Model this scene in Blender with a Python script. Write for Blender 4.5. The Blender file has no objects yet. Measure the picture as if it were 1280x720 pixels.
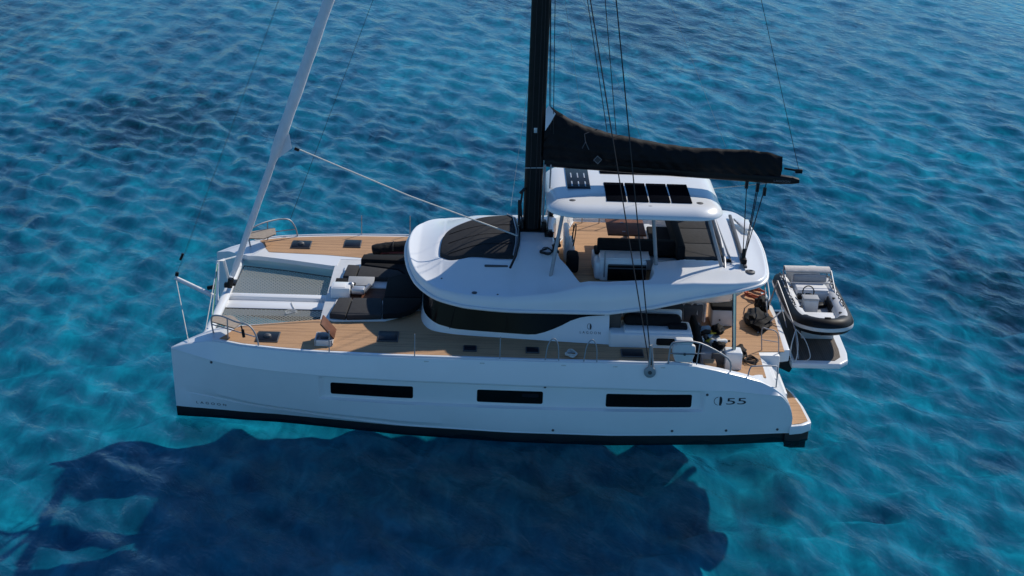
import bpy, bmesh, math, random
import numpy as np
from mathutils import Vector, Matrix
random.seed(4); RNG = np.random.default_rng(7)
sc = bpy.context.scene
COL = sc.collection
R = math.radians

# ------------------------------------------------------------------ camera
cam = bpy.data.cameras.new('camera'); co = bpy.data.objects.new('camera', cam); COL.objects.link(co)
PITCH, YAW, ROLL = 0.37453, -0.01824, 0.03412
cy, sy, cp, sp = math.cos(YAW), math.sin(YAW), math.cos(PITCH), math.sin(PITCH)
fw = Vector((-sy*cp, cy*cp, -sp)); rt = Vector((cy, sy, 0)); up = rt.cross(fw)
r2 = rt*math.cos(ROLL) + up*math.sin(ROLL); u2 = -rt*math.sin(ROLL) + up*math.cos(ROLL)
m = Matrix.Identity(4)
for i in range(3):
    m[i][0], m[i][1], m[i][2] = r2[i], u2[i], -fw[i]
m.translation = Vector((-0.2848, -41.2951, 18.6024))
co.matrix_world = m
cam.sensor_width = 36; cam.lens = 36*2000/1280
cam.clip_start = 0.5; cam.clip_end = 9000
sc.camera = co

# ------------------------------------------------------------------ light
SUN = Vector((0.85, 0.85, 1.0)).normalized()
w = bpy.data.worlds.new('World'); sc.world = w; w.use_nodes = True
nt = w.node_tree; bg = nt.nodes['Background']
sky = nt.nodes.new('ShaderNodeTexSky'); sky.sky_type = 'NISHITA'; sky.sun_disc = False
sky.sun_elevation = math.asin(SUN.z); sky.sun_rotation = math.atan2(SUN.x, SUN.y)
sky.air_density = 1.0; sky.dust_density = 0.2; sky.ozone_density = 2.5
tint = nt.nodes.new('ShaderNodeMix'); tint.data_type = 'RGBA'; tint.blend_type = 'MULTIPLY'; tint.inputs[0].default_value = 1
tint.inputs[7].default_value = (0.56, 0.91, 1.24, 1)      # a deep clear summer sky
nt.links.new(sky.outputs[0], tint.inputs[6]); nt.links.new(tint.outputs[2], bg.inputs[0]); bg.inputs[1].default_value = 0.080
sl = bpy.data.lights.new('sun', 'SUN'); sl.energy = 3.7; sl.angle = R(0.8); sl.color = (1, 0.93, 0.82)
so = bpy.data.objects.new('sun', sl); COL.objects.link(so)
so.rotation_euler = SUN.to_track_quat('Z', 'Y').to_euler(); so.location = (40, 40, 60)
sc.view_settings.view_transform = 'Standard'; sc.view_settings.look = 'None'
sc.view_settings.exposure = 0.1; sc.view_settings.gamma = 1
sc.view_settings.use_curve_mapping = False
sc.cycles.transparent_max_bounces = 12
sc.cycles.max_bounces = 8

# ------------------------------------------------------------------ materials
def newmat(name):
    mt = bpy.data.materials.new(name); mt.use_nodes = True
    return mt, mt.node_tree, mt.node_tree.nodes['Principled BSDF']
def N(nt, t, **kw):
    n = nt.nodes.new(t)
    for k, v in kw.items():
        if k in n.inputs: n.inputs[k].default_value = v
        else: setattr(n, k, v)
    return n
def plain(name, col, rough=0.5, metal=0.0, var=0.12, scale=3.0, coat=0.0, bump=0.0, bscale=60, spec=0.5):
    mt, t, p = newmat(name)
    tc = N(t, 'ShaderNodeTexCoord'); no = N(t, 'ShaderNodeTexNoise', Scale=scale, Detail=5.0, Roughness=0.6)
    t.links.new(tc.outputs['Object'], no.inputs['Vector'])
    rp = N(t, 'ShaderNodeValToRGB')
    rp.color_ramp.elements[0].position = 0.3; rp.color_ramp.elements[1].position = 0.7
    a = [c*(1-var) for c in col]; b = [min(1, c*(1+var*0.6)) for c in col]
    rp.color_ramp.elements[0].color = (*a, 1); rp.color_ramp.elements[1].color = (*b, 1)
    t.links.new(no.outputs['Fac'], rp.inputs[0]); t.links.new(rp.outputs[0], p.inputs['Base Color'])
    p.inputs['Roughness'].default_value = rough; p.inputs['Metallic'].default_value = metal
    p.inputs['Coat Weight'].default_value = coat; p.inputs['Specular IOR Level'].default_value = spec
    if bump:
        n2 = N(t, 'ShaderNodeTexNoise', Scale=bscale, Detail=3.0)
        t.links.new(tc.outputs['Object'], n2.inputs['Vector'])
        bp = N(t, 'ShaderNodeBump', Strength=bump, Distance=0.02)
        t.links.new(n2.outputs['Fac'], bp.inputs['Height']); t.links.new(bp.outputs[0], p.inputs['Normal'])
    return mt
M = {}
M['gel'] = plain('white_gelcoat', (0.79, 0.80, 0.80), 0.28, var=0.035, scale=0.8, coat=0.25)
M['gel2'] = plain('moulded_gelcoat', (0.77, 0.775, 0.77), 0.4, var=0.06, scale=1.6)
M['nonskid'] = plain('nonskid_gelcoat', (0.66, 0.67, 0.67), 0.65, var=0.08, scale=3)
M['antifoul'] = plain('black_antifouling', (0.010, 0.011, 0.014), 0.55, var=0.4, scale=2)
M['glass'] = plain('black_glass', (0.004, 0.005, 0.006), 0.12, var=0.2, spec=0.10)
M['hglass'] = plain('tinted_hatch_glass', (0.012, 0.014, 0.02), 0.35, var=0.2, spec=0.08)
M['blackm'] = plain('black_aluminium', (0.007, 0.007, 0.008), 0.4, var=0.3, scale=5, spec=0.22)
M['canvas'] = plain('black_canvas', (0.006, 0.0068, 0.0085), 0.72, var=0.45, scale=3, bump=1.0, bscale=5, spec=0.22)
M['cush'] = plain('charcoal_cushion', (0.044, 0.044, 0.046), 0.9, var=0.15, scale=8, bump=0.25, bscale=40, spec=0.2)
M['cushb'] = plain('black_and_shaded_cushion', (0.011, 0.011, 0.012), 0.9, var=0.2, scale=8, bump=0.25, bscale=40, spec=0.2)  # real black cushions, and the shade painted onto the foredeck lounge pads
M['steel'] = plain('stainless_steel', (0.36, 0.37, 0.39), 0.6, metal=0.8, var=0.08, scale=6)
M['polish'] = plain('polished_steel', (0.42, 0.43, 0.45), 0.1, metal=1.0, var=0.08, scale=6)
M['seat'] = plain('greyed_teak_seat', (0.36, 0.30, 0.24), 0.7, var=0.2, scale=9, spec=0.2)
M['pad'] = plain('charcoal_pad_fabric', (0.034, 0.034, 0.036), 0.9, var=0.18, scale=7, bump=0.3, bscale=30, spec=0.15)
M['alu'] = plain('silver_aluminium', (0.5, 0.51, 0.53), 0.4, metal=0.6, var=0.08, scale=6)
M['rope'] = plain('dark_rope', (0.02, 0.02, 0.022), 0.8, var=0.3, scale=30)
M['ropew'] = plain('white_rope', (0.62, 0.62, 0.58), 0.8, var=0.2, scale=30)
M['ropeg'] = plain('green_rope', (0.08, 0.30, 0.12), 0.8, var=0.2, scale=30)
M['ropeo'] = plain('red_orange_rope', (0.42, 0.10, 0.05), 0.8, var=0.2, scale=30)
M['sailw'] = plain('white_sailcloth', (0.72, 0.73, 0.75), 0.7, var=0.10, scale=3, bump=0.6, bscale=5)
M['letter'] = plain('dark_lettering', (0.018, 0.021, 0.028), 0.4, var=0.2)
M['letterl'] = plain('grey_lettering', (0.16, 0.165, 0.18), 0.5, var=0.1)
M['grey'] = plain('grey_vinyl', (0.36, 0.37, 0.38), 0.6, var=0.1, scale=5)
M['greyd'] = plain('dark_grey_plastic', (0.07, 0.072, 0.078), 0.55, var=0.15, scale=5)
M['hypw'] = plain('pale_grey_rubber', (0.62, 0.63, 0.63), 0.55, var=0.08, scale=5)
M['hypb'] = plain('black_rubber', (0.009, 0.009, 0.010), 0.5, var=0.25, scale=5, spec=0.22)
M['towel'] = plain('beige_cloth', (0.64, 0.60, 0.56), 0.95, var=0.12, scale=6, bump=0.8, bscale=18)
M['bag'] = plain('black_bag_nylon', (0.008, 0.0075, 0.008), 0.75, var=0.4, scale=5, bump=1.0, bscale=9, spec=0.2)
M['red'] = plain('dark_red_plastic', (0.10, 0.012, 0.010), 0.5, var=0.2)
M['yellow'] = plain('yellow_rubber', (0.62, 0.55, 0.06), 0.5, var=0.1)
M['blue'] = plain('pale_blue_plastic', (0.18, 0.38, 0.55), 0.5, var=0.1)
M['solar'] = plain('solar_cells', (0.005, 0.006, 0.009), 0.3, var=0.25, scale=12, spec=0.0)
M['ply'] = plain('varnished_wood', (0.15, 0.062, 0.036), 0.6, var=0.25, scale=5, spec=0.12)
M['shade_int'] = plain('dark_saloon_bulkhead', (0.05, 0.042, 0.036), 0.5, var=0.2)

def teak(name, col, axis, pitch=0.058):
    mt, t, p = newmat(name)
    tc = N(t, 'ShaderNodeTexCoord'); sx = N(t, 'ShaderNodeSeparateXYZ'); t.links.new(tc.outputs['Object'], sx.inputs[0])
    a = 'Y' if axis == 'x' else 'X'
    mu = N(t, 'ShaderNodeMath', operation='MULTIPLY'); mu.inputs[1].default_value = 1/pitch; t.links.new(sx.outputs[a], mu.inputs[0])
    fr = N(t, 'ShaderNodeMath', operation='FRACT'); t.links.new(mu.outputs[0], fr.inputs[0])
    fl = N(t, 'ShaderNodeMath', operation='FLOOR'); t.links.new(mu.outputs[0], fl.inputs[0])
    lt = N(t, 'ShaderNodeMath', operation='LESS_THAN'); lt.inputs[1].default_value = 0.16; t.links.new(fr.outputs[0], lt.inputs[0])
    wn = N(t, 'ShaderNodeTexWhiteNoise', noise_dimensions='1D'); t.links.new(fl.outputs[0], wn.inputs['W'])
    mp = N(t, 'ShaderNodeMapping'); t.links.new(tc.outputs['Object'], mp.inputs[0])
    mp.inputs['Scale'].default_value = (1.2, 22, 1) if axis == 'x' else (22, 1.2, 1)
    no = N(t, 'ShaderNodeTexNoise', Scale=1.6, Detail=5.0, Roughness=0.65); t.links.new(mp.outputs[0], no.inputs['Vector'])
    n2 = N(t, 'ShaderNodeTexNoise', Scale=0.7, Detail=4.0); t.links.new(tc.outputs['Object'], n2.inputs['Vector'])
    s1 = N(t, 'ShaderNodeMath', operation='MULTIPLY_ADD'); s1.inputs[1].default_value = 0.45; t.links.new(wn.outputs[0], s1.inputs[0]); t.links.new(no.outputs['Fac'], s1.inputs[2])
    s2 = N(t, 'ShaderNodeMath', operation='MULTIPLY_ADD'); s2.inputs[1].default_value = 0.6; t.links.new(n2.outputs['Fac'], s2.inputs[0]); t.links.new(s1.outputs[0], s2.inputs[2])
    rp = N(t, 'ShaderNodeValToRGB'); e = rp.color_ramp.elements
    e[0].position = 0.55; e[1].position = 1.35 if False else 1.0
    e[0].color = (col[0]*0.62, col[1]*0.60, col[2]*0.58, 1); e[1].color = (col[0]*1.15, col[1]*1.15, col[2]*1.15, 1)
    t.links.new(s2.outputs[0], rp.inputs[0])
    mx = N(t, 'ShaderNodeMix', data_type='RGBA'); mx.inputs[7].default_value = (0.05, 0.038, 0.03, 1)
    sc_ = N(t, 'ShaderNodeMath', operation='MULTIPLY'); sc_.inputs[1].default_value = 0.75; t.links.new(lt.outputs[0], sc_.inputs[0])
    t.links.new(sc_.outputs[0], mx.inputs[0]); t.links.new(rp.outputs[0], mx.inputs[6]); t.links.new(mx.outputs[2], p.inputs['Base Color'])
    p.inputs['Roughness'].default_value = 0.7; p.inputs['Specular IOR Level'].default_value = 0.25
    return mt
M['teak'] = teak('teak_deck_fore_aft', (0.47, 0.276, 0.146), 'x')
M['teaky'] = teak('teak_deck_athwart', (0.47, 0.276, 0.146), 'y')
M['teakd'] = teak('dark_grey_teak', (0.12, 0.10, 0.085), 'y')  # darker, greyer teak for the platform decking

def netmat():
    mt, t, p = newmat('trampoline_netting')
    out = t.nodes['Material Output']
    tc = N(t, 'ShaderNodeTexCoord'); mp = N(t, 'ShaderNodeMapping'); t.links.new(tc.outputs['Object'], mp.inputs[0])
    mp.inputs['Rotation'].default_value = (0, 0, R(38)); mp.inputs['Scale'].default_value = (1/0.085,)*3
    sx = N(t, 'ShaderNodeSeparateXYZ'); t.links.new(mp.outputs[0], sx.inputs[0])
    ms = []
    for a in 'XY':
        f = N(t, 'ShaderNodeMath', operation='FRACT'); t.links.new(sx.outputs[a], f.inputs[0])
        l = N(t, 'ShaderNodeMath', operation='LESS_THAN'); l.inputs[1].default_value = 0.34 if a == 'X' else 0.22; t.links.new(f.outputs[0], l.inputs[0]); ms.append(l)
    mx = N(t, 'ShaderNodeMath', operation='MAXIMUM'); t.links.new(ms[0].outputs[0], mx.inputs[0]); t.links.new(ms[1].outputs[0], mx.inputs[1])
    tr = N(t, 'ShaderNodeBsdfTransparent'); sh = N(t, 'ShaderNodeMixShader')
    p.inputs['Base Color'].default_value = (0.30, 0.295, 0.25, 1); p.inputs['Roughness'].default_value = 0.85
    t.links.new(mx.outputs[0], sh.inputs[0]); t.links.new(tr.outputs[0], sh.inputs[1]); t.links.new(p.outputs[0], sh.inputs[2])
    t.links.new(sh.outputs[0], out.inputs['Surface'])
    return mt
M['net'] = netmat()

# ------------------------------------------------------------------ mesh helpers
class MB:
    def __init__(s): s.v = []; s.f = []
    def add(s, vs, fs):
        b = len(s.v); s.v += [tuple(map(float, q)) for q in vs]; s.f += [tuple(b+i for i in f) for f in fs]; return s
    def grid(s, P, flip=False):
        P = np.asarray(P, float); a, b = P.shape[:2]
        fs = []
        for i in range(a-1):
            for j in range(b-1):
                q = (i*b+j, (i+1)*b+j, (i+1)*b+j+1, i*b+j+1)
                fs.append(q[::-1] if flip else q)
        return s.add(P.reshape(-1, 3), fs)
    def prism(s, poly, z0, z1, bev=0.0, seg=2):
        bm = bmesh.new(); vs = [bm.verts.new((x, y, z0)) for x, y in poly]; f = bm.faces.new(vs)
        r = bmesh.ops.extrude_face_region(bm, geom=[f]); nv = [g for g in r['geom'] if isinstance(g, bmesh.types.BMVert)]
        for q in nv: q.co.z = z1
        bmesh.ops.recalc_face_normals(bm, faces=bm.faces)
        if bev: bmesh.ops.bevel(bm, geom=list(bm.edges), offset=bev, segments=seg, profile=0.5, affect='EDGES', clamp_overlap=True)
        return s.bm(bm)
    def bm(s, bm, mat=None):
        bm.verts.index_update()
        s.add([(mat @ q.co if mat else q.co) for q in bm.verts], [[q.index for q in f.verts] for f in bm.faces]); bm.free(); return s
    def box(s, c, d, bev=0.0, rz=0.0, rx=0.0, ry=0.0, seg=2):
        bm = bmesh.new(); bmesh.ops.create_cube(bm, size=1.0)
        for q in bm.verts: q.co = Vector((q.co.x*d[0], q.co.y*d[1], q.co.z*d[2]))
        if bev: bmesh.ops.bevel(bm, geom=list(bm.edges), offset=min(bev, min(d)*0.48), segments=seg, profile=0.5, affect='EDGES')
        mt = Matrix.Translation(c) @ Matrix.Rotation(rz, 4, 'Z') @ Matrix.Rotation(ry, 4, 'Y') @ Matrix.Rotation(rx, 4, 'X')
        return s.bm(bm, mt)
    def tube(s, path, r, n=8, closed=False, sq=1.0):
        P = [Vector(q) for q in path]; k = len(P)
        rs = r if hasattr(r, '__len__') else [r]*k
        rings = []; nrm = None
        for i in range(k):
            a = P[i-1] if (i > 0 or closed) else P[i]; b = P[(i+1) % k] if (i < k-1 or closed) else P[i]
            t = (b-a).normalized()
            if nrm is None:
                ref = Vector((0, 0, 1)) if abs(t.z) < 0.9 else Vector((1, 0, 0)); nrm = ref.cross(t).normalized()
            nrm = (nrm - t*nrm.dot(t)).normalized(); bn = t.cross(nrm)
            rings.append([P[i] + nrm*math.cos(2*math.pi*j/n)*rs[i] + bn*math.sin(2*math.pi*j/n)*rs[i]*sq for j in range(n)])
        vs = [q for g in rings for q in g]; fs = []
        for i in range(k if closed else k-1):
            for j in range(n):
                i2 = (i+1) % k
                fs.append((i*n+j, i*n+(j+1) % n, i2*n+(j+1) % n, i2*n+j))
        if not closed: fs += [tuple(range(n))[::-1], tuple((k-1)*n+j for j in range(n))]
        return s.add(vs, fs)
    def lathe(s, c, prof, n=16, ax='z', mat=None):
        vs = []; fs = []
        for r_, z in prof:
            for j in range(n):
                a = 2*math.pi*j/n; q = Vector((r_*math.cos(a), r_*math.sin(a), z))
                if mat: q = mat @ q
                vs.append(Vector(c)+q)
        k = len(prof)
        for i in range(k-1):
            for j in range(n): fs.append((i*n+j, i*n+(j+1) % n, (i+1)*n+(j+1) % n, (i+1)*n+j))
        fs += [tuple(range(n))[::-1], tuple((k-1)*n+j for j in range(n))]
        return s.add(vs, fs)
def smooth_path(pts, k=6, closed=False):
    P = [Vector(q) for q in pts]; n = len(P); out = []
    for i in range(n if closed else n-1):
        if closed: p0, p1, p2, p3 = P[i-1], P[i], P[(i+1) % n], P[(i+2) % n]
        else: p0, p1, p2, p3 = P[max(i-1, 0)], P[i], P[i+1], P[min(i+2, n-1)]
        for j in range(k):
            t = j/k
            out.append(0.5*((2*p1)+(p2-p0)*t+(2*p0-5*p1+4*p2-p3)*t*t+(-p0+3*p1-3*p2+p3)*t**3))
    if not closed: out.append(P[-1])
    return out
def wloc(o):
    v = Vector((0, 0, 0))
    while o: v += o.location; o = o.parent
    return v
def obj(name, mb, mat, parent=None, loc=None, sharp=40, fix=True):
    me = bpy.data.meshes.new(name)
    base = Vector(loc) if loc else wloc(parent)
    me.from_pydata([tuple(Vector(q)-base) for q in mb.v], [], mb.f); me.update()
    if fix:
        bm = bmesh.new(); bm.from_mesh(me); bmesh.ops.recalc_face_normals(bm, faces=bm.faces); bm.to_mesh(me); bm.free()
    me.shade_smooth(); me.set_sharp_from_angle(angle=R(sharp))
    me.materials.append(M[mat] if isinstance(mat, str) else mat)
    o = bpy.data.objects.new(name, me); COL.objects.link(o)
    if parent: o.parent = parent
    if loc: o.location = Vector(loc) - wloc(parent)
    return o
def tag(o, label=None, cat=None, group=None, kind=None):
    if label: o['label'] = label
    if cat: o['category'] = cat
    if group: o['group'] = group
    if kind: o['kind'] = kind
    return o
def thing(name, label, cat, loc, group=None):
    o = bpy.data.objects.new(name, None); o.empty_display_size = 0.2; COL.objects.link(o); o.location = loc
    return tag(o, label, cat, group)
def text_pts(s, size, spacing=1.0):
    cu = bpy.data.curves.new('lettering', 'FONT'); cu.body = s; cu.size = size; cu.space_character = spacing; cu.align_x = 'LEFT'
    o = bpy.data.objects.new('lettering', cu); COL.objects.link(o)
    dg = bpy.context.evaluated_depsgraph_get(); me = bpy.data.meshes.new_from_object(o.evaluated_get(dg))
    vs = [tuple(v.co) for v in me.vertices]; fs = [tuple(p.vertices) for p in me.polygons]
    bpy.data.objects.remove(o); bpy.data.curves.remove(cu); bpy.data.meshes.remove(me)
    return vs, fs
def interp(x, tab):
    xs = [a for a, b in tab]; ys = [b for a, b in tab]
    return np.interp(x, xs, ys)
def sstep(t): t = np.clip(t, 0, 1); return t*t*(3-2*t)

# ------------------------------------------------------------------ sea and seabed
def axis(lo, hi, d0, far_lo, far_hi, g=1.16):
    a = list(np.arange(lo, hi, d0)); d = d0; x = a[-1]
    while x < far_hi: d *= g; x += d; a.append(x)
    d = d0; x = lo; pre = []
    while x > far_lo: d *= g; x -= d; pre.append(x)
    return np.array(pre[::-1]+a)
def sea():
    xs = axis(-24, 26, 0.14, -3000, 3000); ys = np.concatenate([axis(-24, 22, 0.15, -300, 21.9)[:-1], []])
    y = ys[-1]; d = 0.15; L = list(ys)
    while y < 75: d = min(d*1.012, 0.42); y += d; L.append(y)
    while y < 5000: d *= 1.15; y += d; L.append(y)
    ys = np.array(L)
    X, Y = np.meshgrid(xs, ys); Z = np.zeros_like(X)
    spx = np.gradient(xs)[None, :]+0*Y; spy = np.gradient(ys)[:, None]+0*X; sp_ = np.maximum(spx, spy)
    # short wind chop running mostly towards the camera, long crests slanting away from the stern
    for k in range(100):
        lam = 0.45*(2.6/0.45)**RNG.random(); th = R(205)+RNG.normal()*0.55
        amp = 0.0066*lam**0.8*(0.75+0.45*np.sin(0.09*X+0.05*Y+k)*np.sin(0.07*Y-0.03*X+2*k)); ph = RNG.random()*6.28
        kk = 2*math.pi/lam
        ok = np.clip(lam/(3.2*sp_)-0.6, 0, 1)
        arg = kk*(X*math.cos(th)+Y*math.sin(th))+ph + 0.9*np.sin(0.21*X+0.13*Y+k)
        Z += amp*ok*np.sin(arg)
    mb_v = np.stack([X, Y, Z], -1).reshape(-1, 3)
    a, b = X.shape; idx = np.arange(a*b).reshape(a, b)
    F = np.stack([idx[:-1, :-1], idx[:-1, 1:], idx[1:, 1:], idx[1:, :-1]], -1).reshape(-1, 4)
    me = bpy.data.meshes.new('water'); me.vertices.add(len(mb_v)); me.vertices.foreach_set('co', mb_v.ravel())
    me.loops.add(F.size); me.loops.foreach_set('vertex_index', F.ravel().astype(np.int32))
    me.polygons.add(len(F)); me.polygons.foreach_set('loop_start', np.arange(0, F.size, 4, dtype=np.int32)); me.polygons.foreach_set('loop_total', np.full(len(F), 4, np.int32))
    me.update(calc_edges=True); me.validate(); me.shade_smooth()
    o = bpy.data.objects.new('water', me); COL.objects.link(o); o['kind'] = 'structure'
    mt, t, p = newmat('sea_water'); t.nodes.remove(p); out = t.nodes['Material Output']
    tc = N(t, 'ShaderNodeTexCoord')
    mp = N(t, 'ShaderNodeMapping', vector_type='TEXTURE'); mp.inputs['Rotation'].default_value = (0, 0, R(24)); mp.inputs['Scale'].default_value = (0.8, 2.0, 1); t.links.new(tc.outputs['Object'], mp.inputs[0])
    n1 = N(t, 'ShaderNodeTexNoise', Scale=1.7, Detail=4.0, Roughness=0.55, Distortion=0.5); t.links.new(mp.outputs[0], n1.inputs['Vector'])
    b0 = N(t, 'ShaderNodeBump', Strength=1.0, Distance=0.07); t.links.new(n1.outputs['Fac'], b0.inputs['Height'])
    n2 = N(t, 'ShaderNodeTexNoise', Scale=6.5, Detail=4.0, Roughness=0.6, Distortion=0.6); t.links.new(mp.outputs[0], n2.inputs['Vector'])
    g1 = N(t, 'ShaderNodeTexNoise', Scale=0.07, Detail=2.0); t.links.new(tc.outputs['Object'], g1.inputs['Vector'])
    gm = N(t, 'ShaderNodeMapRange'); gm.inputs[1].default_value = 0.38; gm.inputs[2].default_value = 0.65; gm.inputs[3].default_value = 0.2; gm.inputs[4].default_value = 1.0; t.links.new(g1.outputs['Fac'], gm.inputs[0])   # gusts
    bp = N(t, 'ShaderNodeBump', Distance=0.024); t.links.new(n2.outputs['Fac'], bp.inputs['Height']); t.links.new(gm.outputs[0], bp.inputs['Strength']); t.links.new(b0.outputs[0], bp.inputs['Normal'])
    lw = N(t, 'ShaderNodeLayerWeight', Blend=0.5); t.links.new(bp.outputs[0], lw.inputs['Normal'])      # Schlick reflectance of water, the same from above and below
    pw = N(t, 'ShaderNodeMath', operation='POWER'); pw.inputs[1].default_value = 5.0; t.links.new(lw.outputs['Facing'], pw.inputs[0])
    fr = N(t, 'ShaderNodeMath', operation='MULTIPLY_ADD'); fr.inputs[1].default_value = 0.98; fr.inputs[2].default_value = 0.02; t.links.new(pw.outputs[0], fr.inputs[0])
    gl = N(t, 'ShaderNodeBsdfGlossy', Roughness=0.02); t.links.new(bp.outputs[0], gl.inputs['Normal'])
    tr = N(t, 'ShaderNodeBsdfTransparent'); tr.inputs['Color'].default_value = (0.085, 0.53, 0.695, 1)
    df = N(t, 'ShaderNodeBsdfDiffuse'); df.inputs['Color'].default_value = (0.006, 0.135, 0.235, 1); t.links.new(bp.outputs[0], df.inputs['Normal'])   # light scattered back by the water itself
    m0 = N(t, 'ShaderNodeMixShader'); m0.inputs[0].default_value = 0.02; t.links.new(tr.outputs[0], m0.inputs[1]); t.links.new(df.outputs[0], m0.inputs[2])
    mx = N(t, 'ShaderNodeMixShader'); t.links.new(fr.outputs[0], mx.inputs[0]); t.links.new(m0.outputs[0], mx.inputs[1]); t.links.new(gl.outputs[0], mx.inputs[2])
    t.links.new(mx.outputs[0], out.inputs['Surface'])
    me.materials.append(mt)
    # seabed
    D = 3.2
    xs = axis(-30, 32, 0.26, -3000, 3000, 1.25); ys = axis(-22, 34, 0.26, -300, 5000, 1.12)
    X, Y = np.meshgrid(xs, ys); Z = np.zeros_like(X); near = np.clip(1.6-np.maximum(np.gradient(xs)[None, :]+0*Y, np.gradient(ys)[:, None]+0*X), 0, 1)
    for k in range(60):
        lam = 1.0*(4.5/1.0)**RNG.random(); th = RNG.random()*6.28; kk = 2*math.pi/lam
        Z += 0.0125*lam**0.9*near*np.sin(kk*(X*math.cos(th)+Y*math.sin(th))+RNG.random()*6.28+1.2*np.sin(0.6*X+0.5*Y+k))
    b = MB(); b.grid(np.stack([X, Y, Z-D], -1))
    mt, t, p = newmat('seabed_sand_weed_and_ripple_light')
    tc = N(t, 'ShaderNodeTexCoord')
    wz = N(t, 'ShaderNodeTexNoise', Scale=0.55, Detail=3.0); t.links.new(tc.outputs['Object'], wz.inputs['Vector'])
    wm = N(t, 'ShaderNodeVectorMath', operation='MULTIPLY_ADD'); wm.inputs[1].default_value = (0.5, 1.0, 0); t.links.new(wz.outputs['Color'], wm.inputs[0]); t.links.new(tc.outputs['Object'], wm.inputs[2])
    mp = N(t, 'ShaderNodeMapping'); mp.inputs['Scale'].default_value = (1.0, 0.40, 1); t.links.new(wm.outputs[0], mp.inputs[0])
    big = N(t, 'ShaderNodeTexNoise', Scale=0.10, Detail=4.0, Roughness=0.6, Distortion=0.5); t.links.new(mp.outputs[0], big.inputs['Vector'])
    mid = N(t, 'ShaderNodeTexNoise', Scale=1.5, Detail=6.0, Roughness=0.6, Distortion=0.4); t.links.new(mp.outputs[0], mid.inputs['Vector'])  # fine mottling of the sand colour also imitates light rippled by the waves
    ad = N(t, 'ShaderNodeMath', operation='MULTIPLY_ADD'); ad.inputs[1].default_value = 0.62; t.links.new(mid.outputs['Fac'], ad.inputs[0])
    sb = N(t, 'ShaderNodeMath', operation='MULTIPLY'); sb.inputs[1].default_value = 0.62; t.links.new(big.outputs['Fac'], sb.inputs[0]); t.links.new(sb.outputs[0], ad.inputs[2])
    rp = N(t, 'ShaderNodeValToRGB'); e = rp.color_ramp.elements
    e[0].position = 0.46; e[0].color = (0.10, 0.14, 0.16, 1); e[1].position = 0.78; e[1].color = (0.74, 0.76, 0.66, 1)
    q = e.new(0.54); q.color = (0.24, 0.29, 0.31, 1); q = e.new(0.66); q.color = (0.42, 0.46, 0.43, 1)
    t.links.new(ad.outputs[0], rp.inputs[0])
    col = rp.outputs[0]      # seagrass beds on the sand
    for (wx, wy, rad, sq) in ((-16.5, 36.0, 5.5, 0.7), (11.0, 62.0, 9.0, 0.6), (20.0, 14.5, 3.2, 0.6), (4.0, 75.0, 7.0, 0.5), (-34.0, 50.0, 9.0, 0.5), (-19.0, 3.0, 3.0, 0.5)):
        sb_ = N(t, 'ShaderNodeVectorMath', operation='SUBTRACT'); sb_.inputs[1].default_value = (wx, wy, 0); t.links.new(wm.outputs[0], sb_.inputs[0])
        ml = N(t, 'ShaderNodeVectorMath', operation='MULTIPLY'); ml.inputs[1].default_value = (1/rad, sq/rad, 0); t.links.new(sb_.outputs[0], ml.inputs[0])
        ln = N(t, 'ShaderNodeVectorMath', operation='LENGTH'); t.links.new(ml.outputs[0], ln.inputs[0])
        a2 = N(t, 'ShaderNodeMath', operation='MULTIPLY_ADD'); a2.inputs[1].default_value = 1.6; t.links.new(mid.outputs['Fac'], a2.inputs[0]); t.links.new(ln.outputs['Value'], a2.inputs[2])
        mr = N(t, 'ShaderNodeMapRange', interpolation_type='SMOOTHSTEP'); mr.inputs[1].default_value = 1.0; mr.inputs[2].default_value = 2.0; mr.inputs[3].default_value = 0.8; mr.inputs[4].default_value = 0.0; t.links.new(a2.outputs[0], mr.inputs[0])
        mx = N(t, 'ShaderNodeMix', data_type='RGBA'); mx.inputs[7].default_value = (0.035, 0.045, 0.05, 1); t.links.new(mr.outputs[0], mx.inputs[0]); t.links.new(col, mx.inputs[6]); col = mx.outputs[2]
    t.links.new(col, p.inputs['Base Color'])
    p.inputs['Roughness'].default_value = 1.0; p.inputs['Specular IOR Level'].default_value = 0
    g = obj('seabed', b, mt, fix=False, sharp=180); g['kind'] = 'structure'
sea()

# ------------------------------------------------------------------ the catamaran
CAT = thing('catamaran', 'large white sailing catamaran with black mast and teak decks, lying at anchor', 'catamaran', (0, 0, 0))
GY = [(-8.3, 3.57), (-7.9, 3.66), (-7.3, 3.80), (-6.4, 4.17), (-5.4, 4.36), (-4.4, 4.48), (-2.5, 4.58), (1, 4.62), (4, 4.6), (5.7, 4.5), (6.8, 4.38), (7.7, 4.3)]
KY = [(-8.3, 3.575), (-7.9, 3.74), (-7.3, 3.97), (-6.4, 4.28), (-5.4, 4.47), (-4.4, 4.58), (-2.5, 4.68), (1, 4.72), (4, 4.70), (5.7, 4.60), (6.8, 4.48), (7.7, 4.36)]
WY = [(-8.3, 3.54), (-7.6, 3.62), (-6.56, 3.80), (-4, 4.15), (-2.4, 4.40), (0.5, 4.62), (3, 4.66), (5.9, 4.44), (7.7, 4.18)]
GZ = [(-8.3, 1.87), (-7.9, 2.02), (-7.3, 2.18), (-6.9, 2.22), (4.6, 2.22), (5.1, 2.16), (5.7, 2.03), (6.3, 1.87), (6.76, 1.73), (7.15, 1.53), (7.4, 1.34), (7.55, 1.16), (7.65, 0.95), (7.7, 0.75)]
KZ = [(-8.3, 1.86), (-7, 1.72), (-4, 1.66), (0, 1.62), (4, 1.58), (6, 1.52), (7.7, 1.3)]
CZ = [(-8.3, 0.72), (-7.6, 0.64), (-6.9, 0.55), (-6, 0.44), (-4, 0.31), (-2, 0.25), (7.7, 0.245)]
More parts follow.
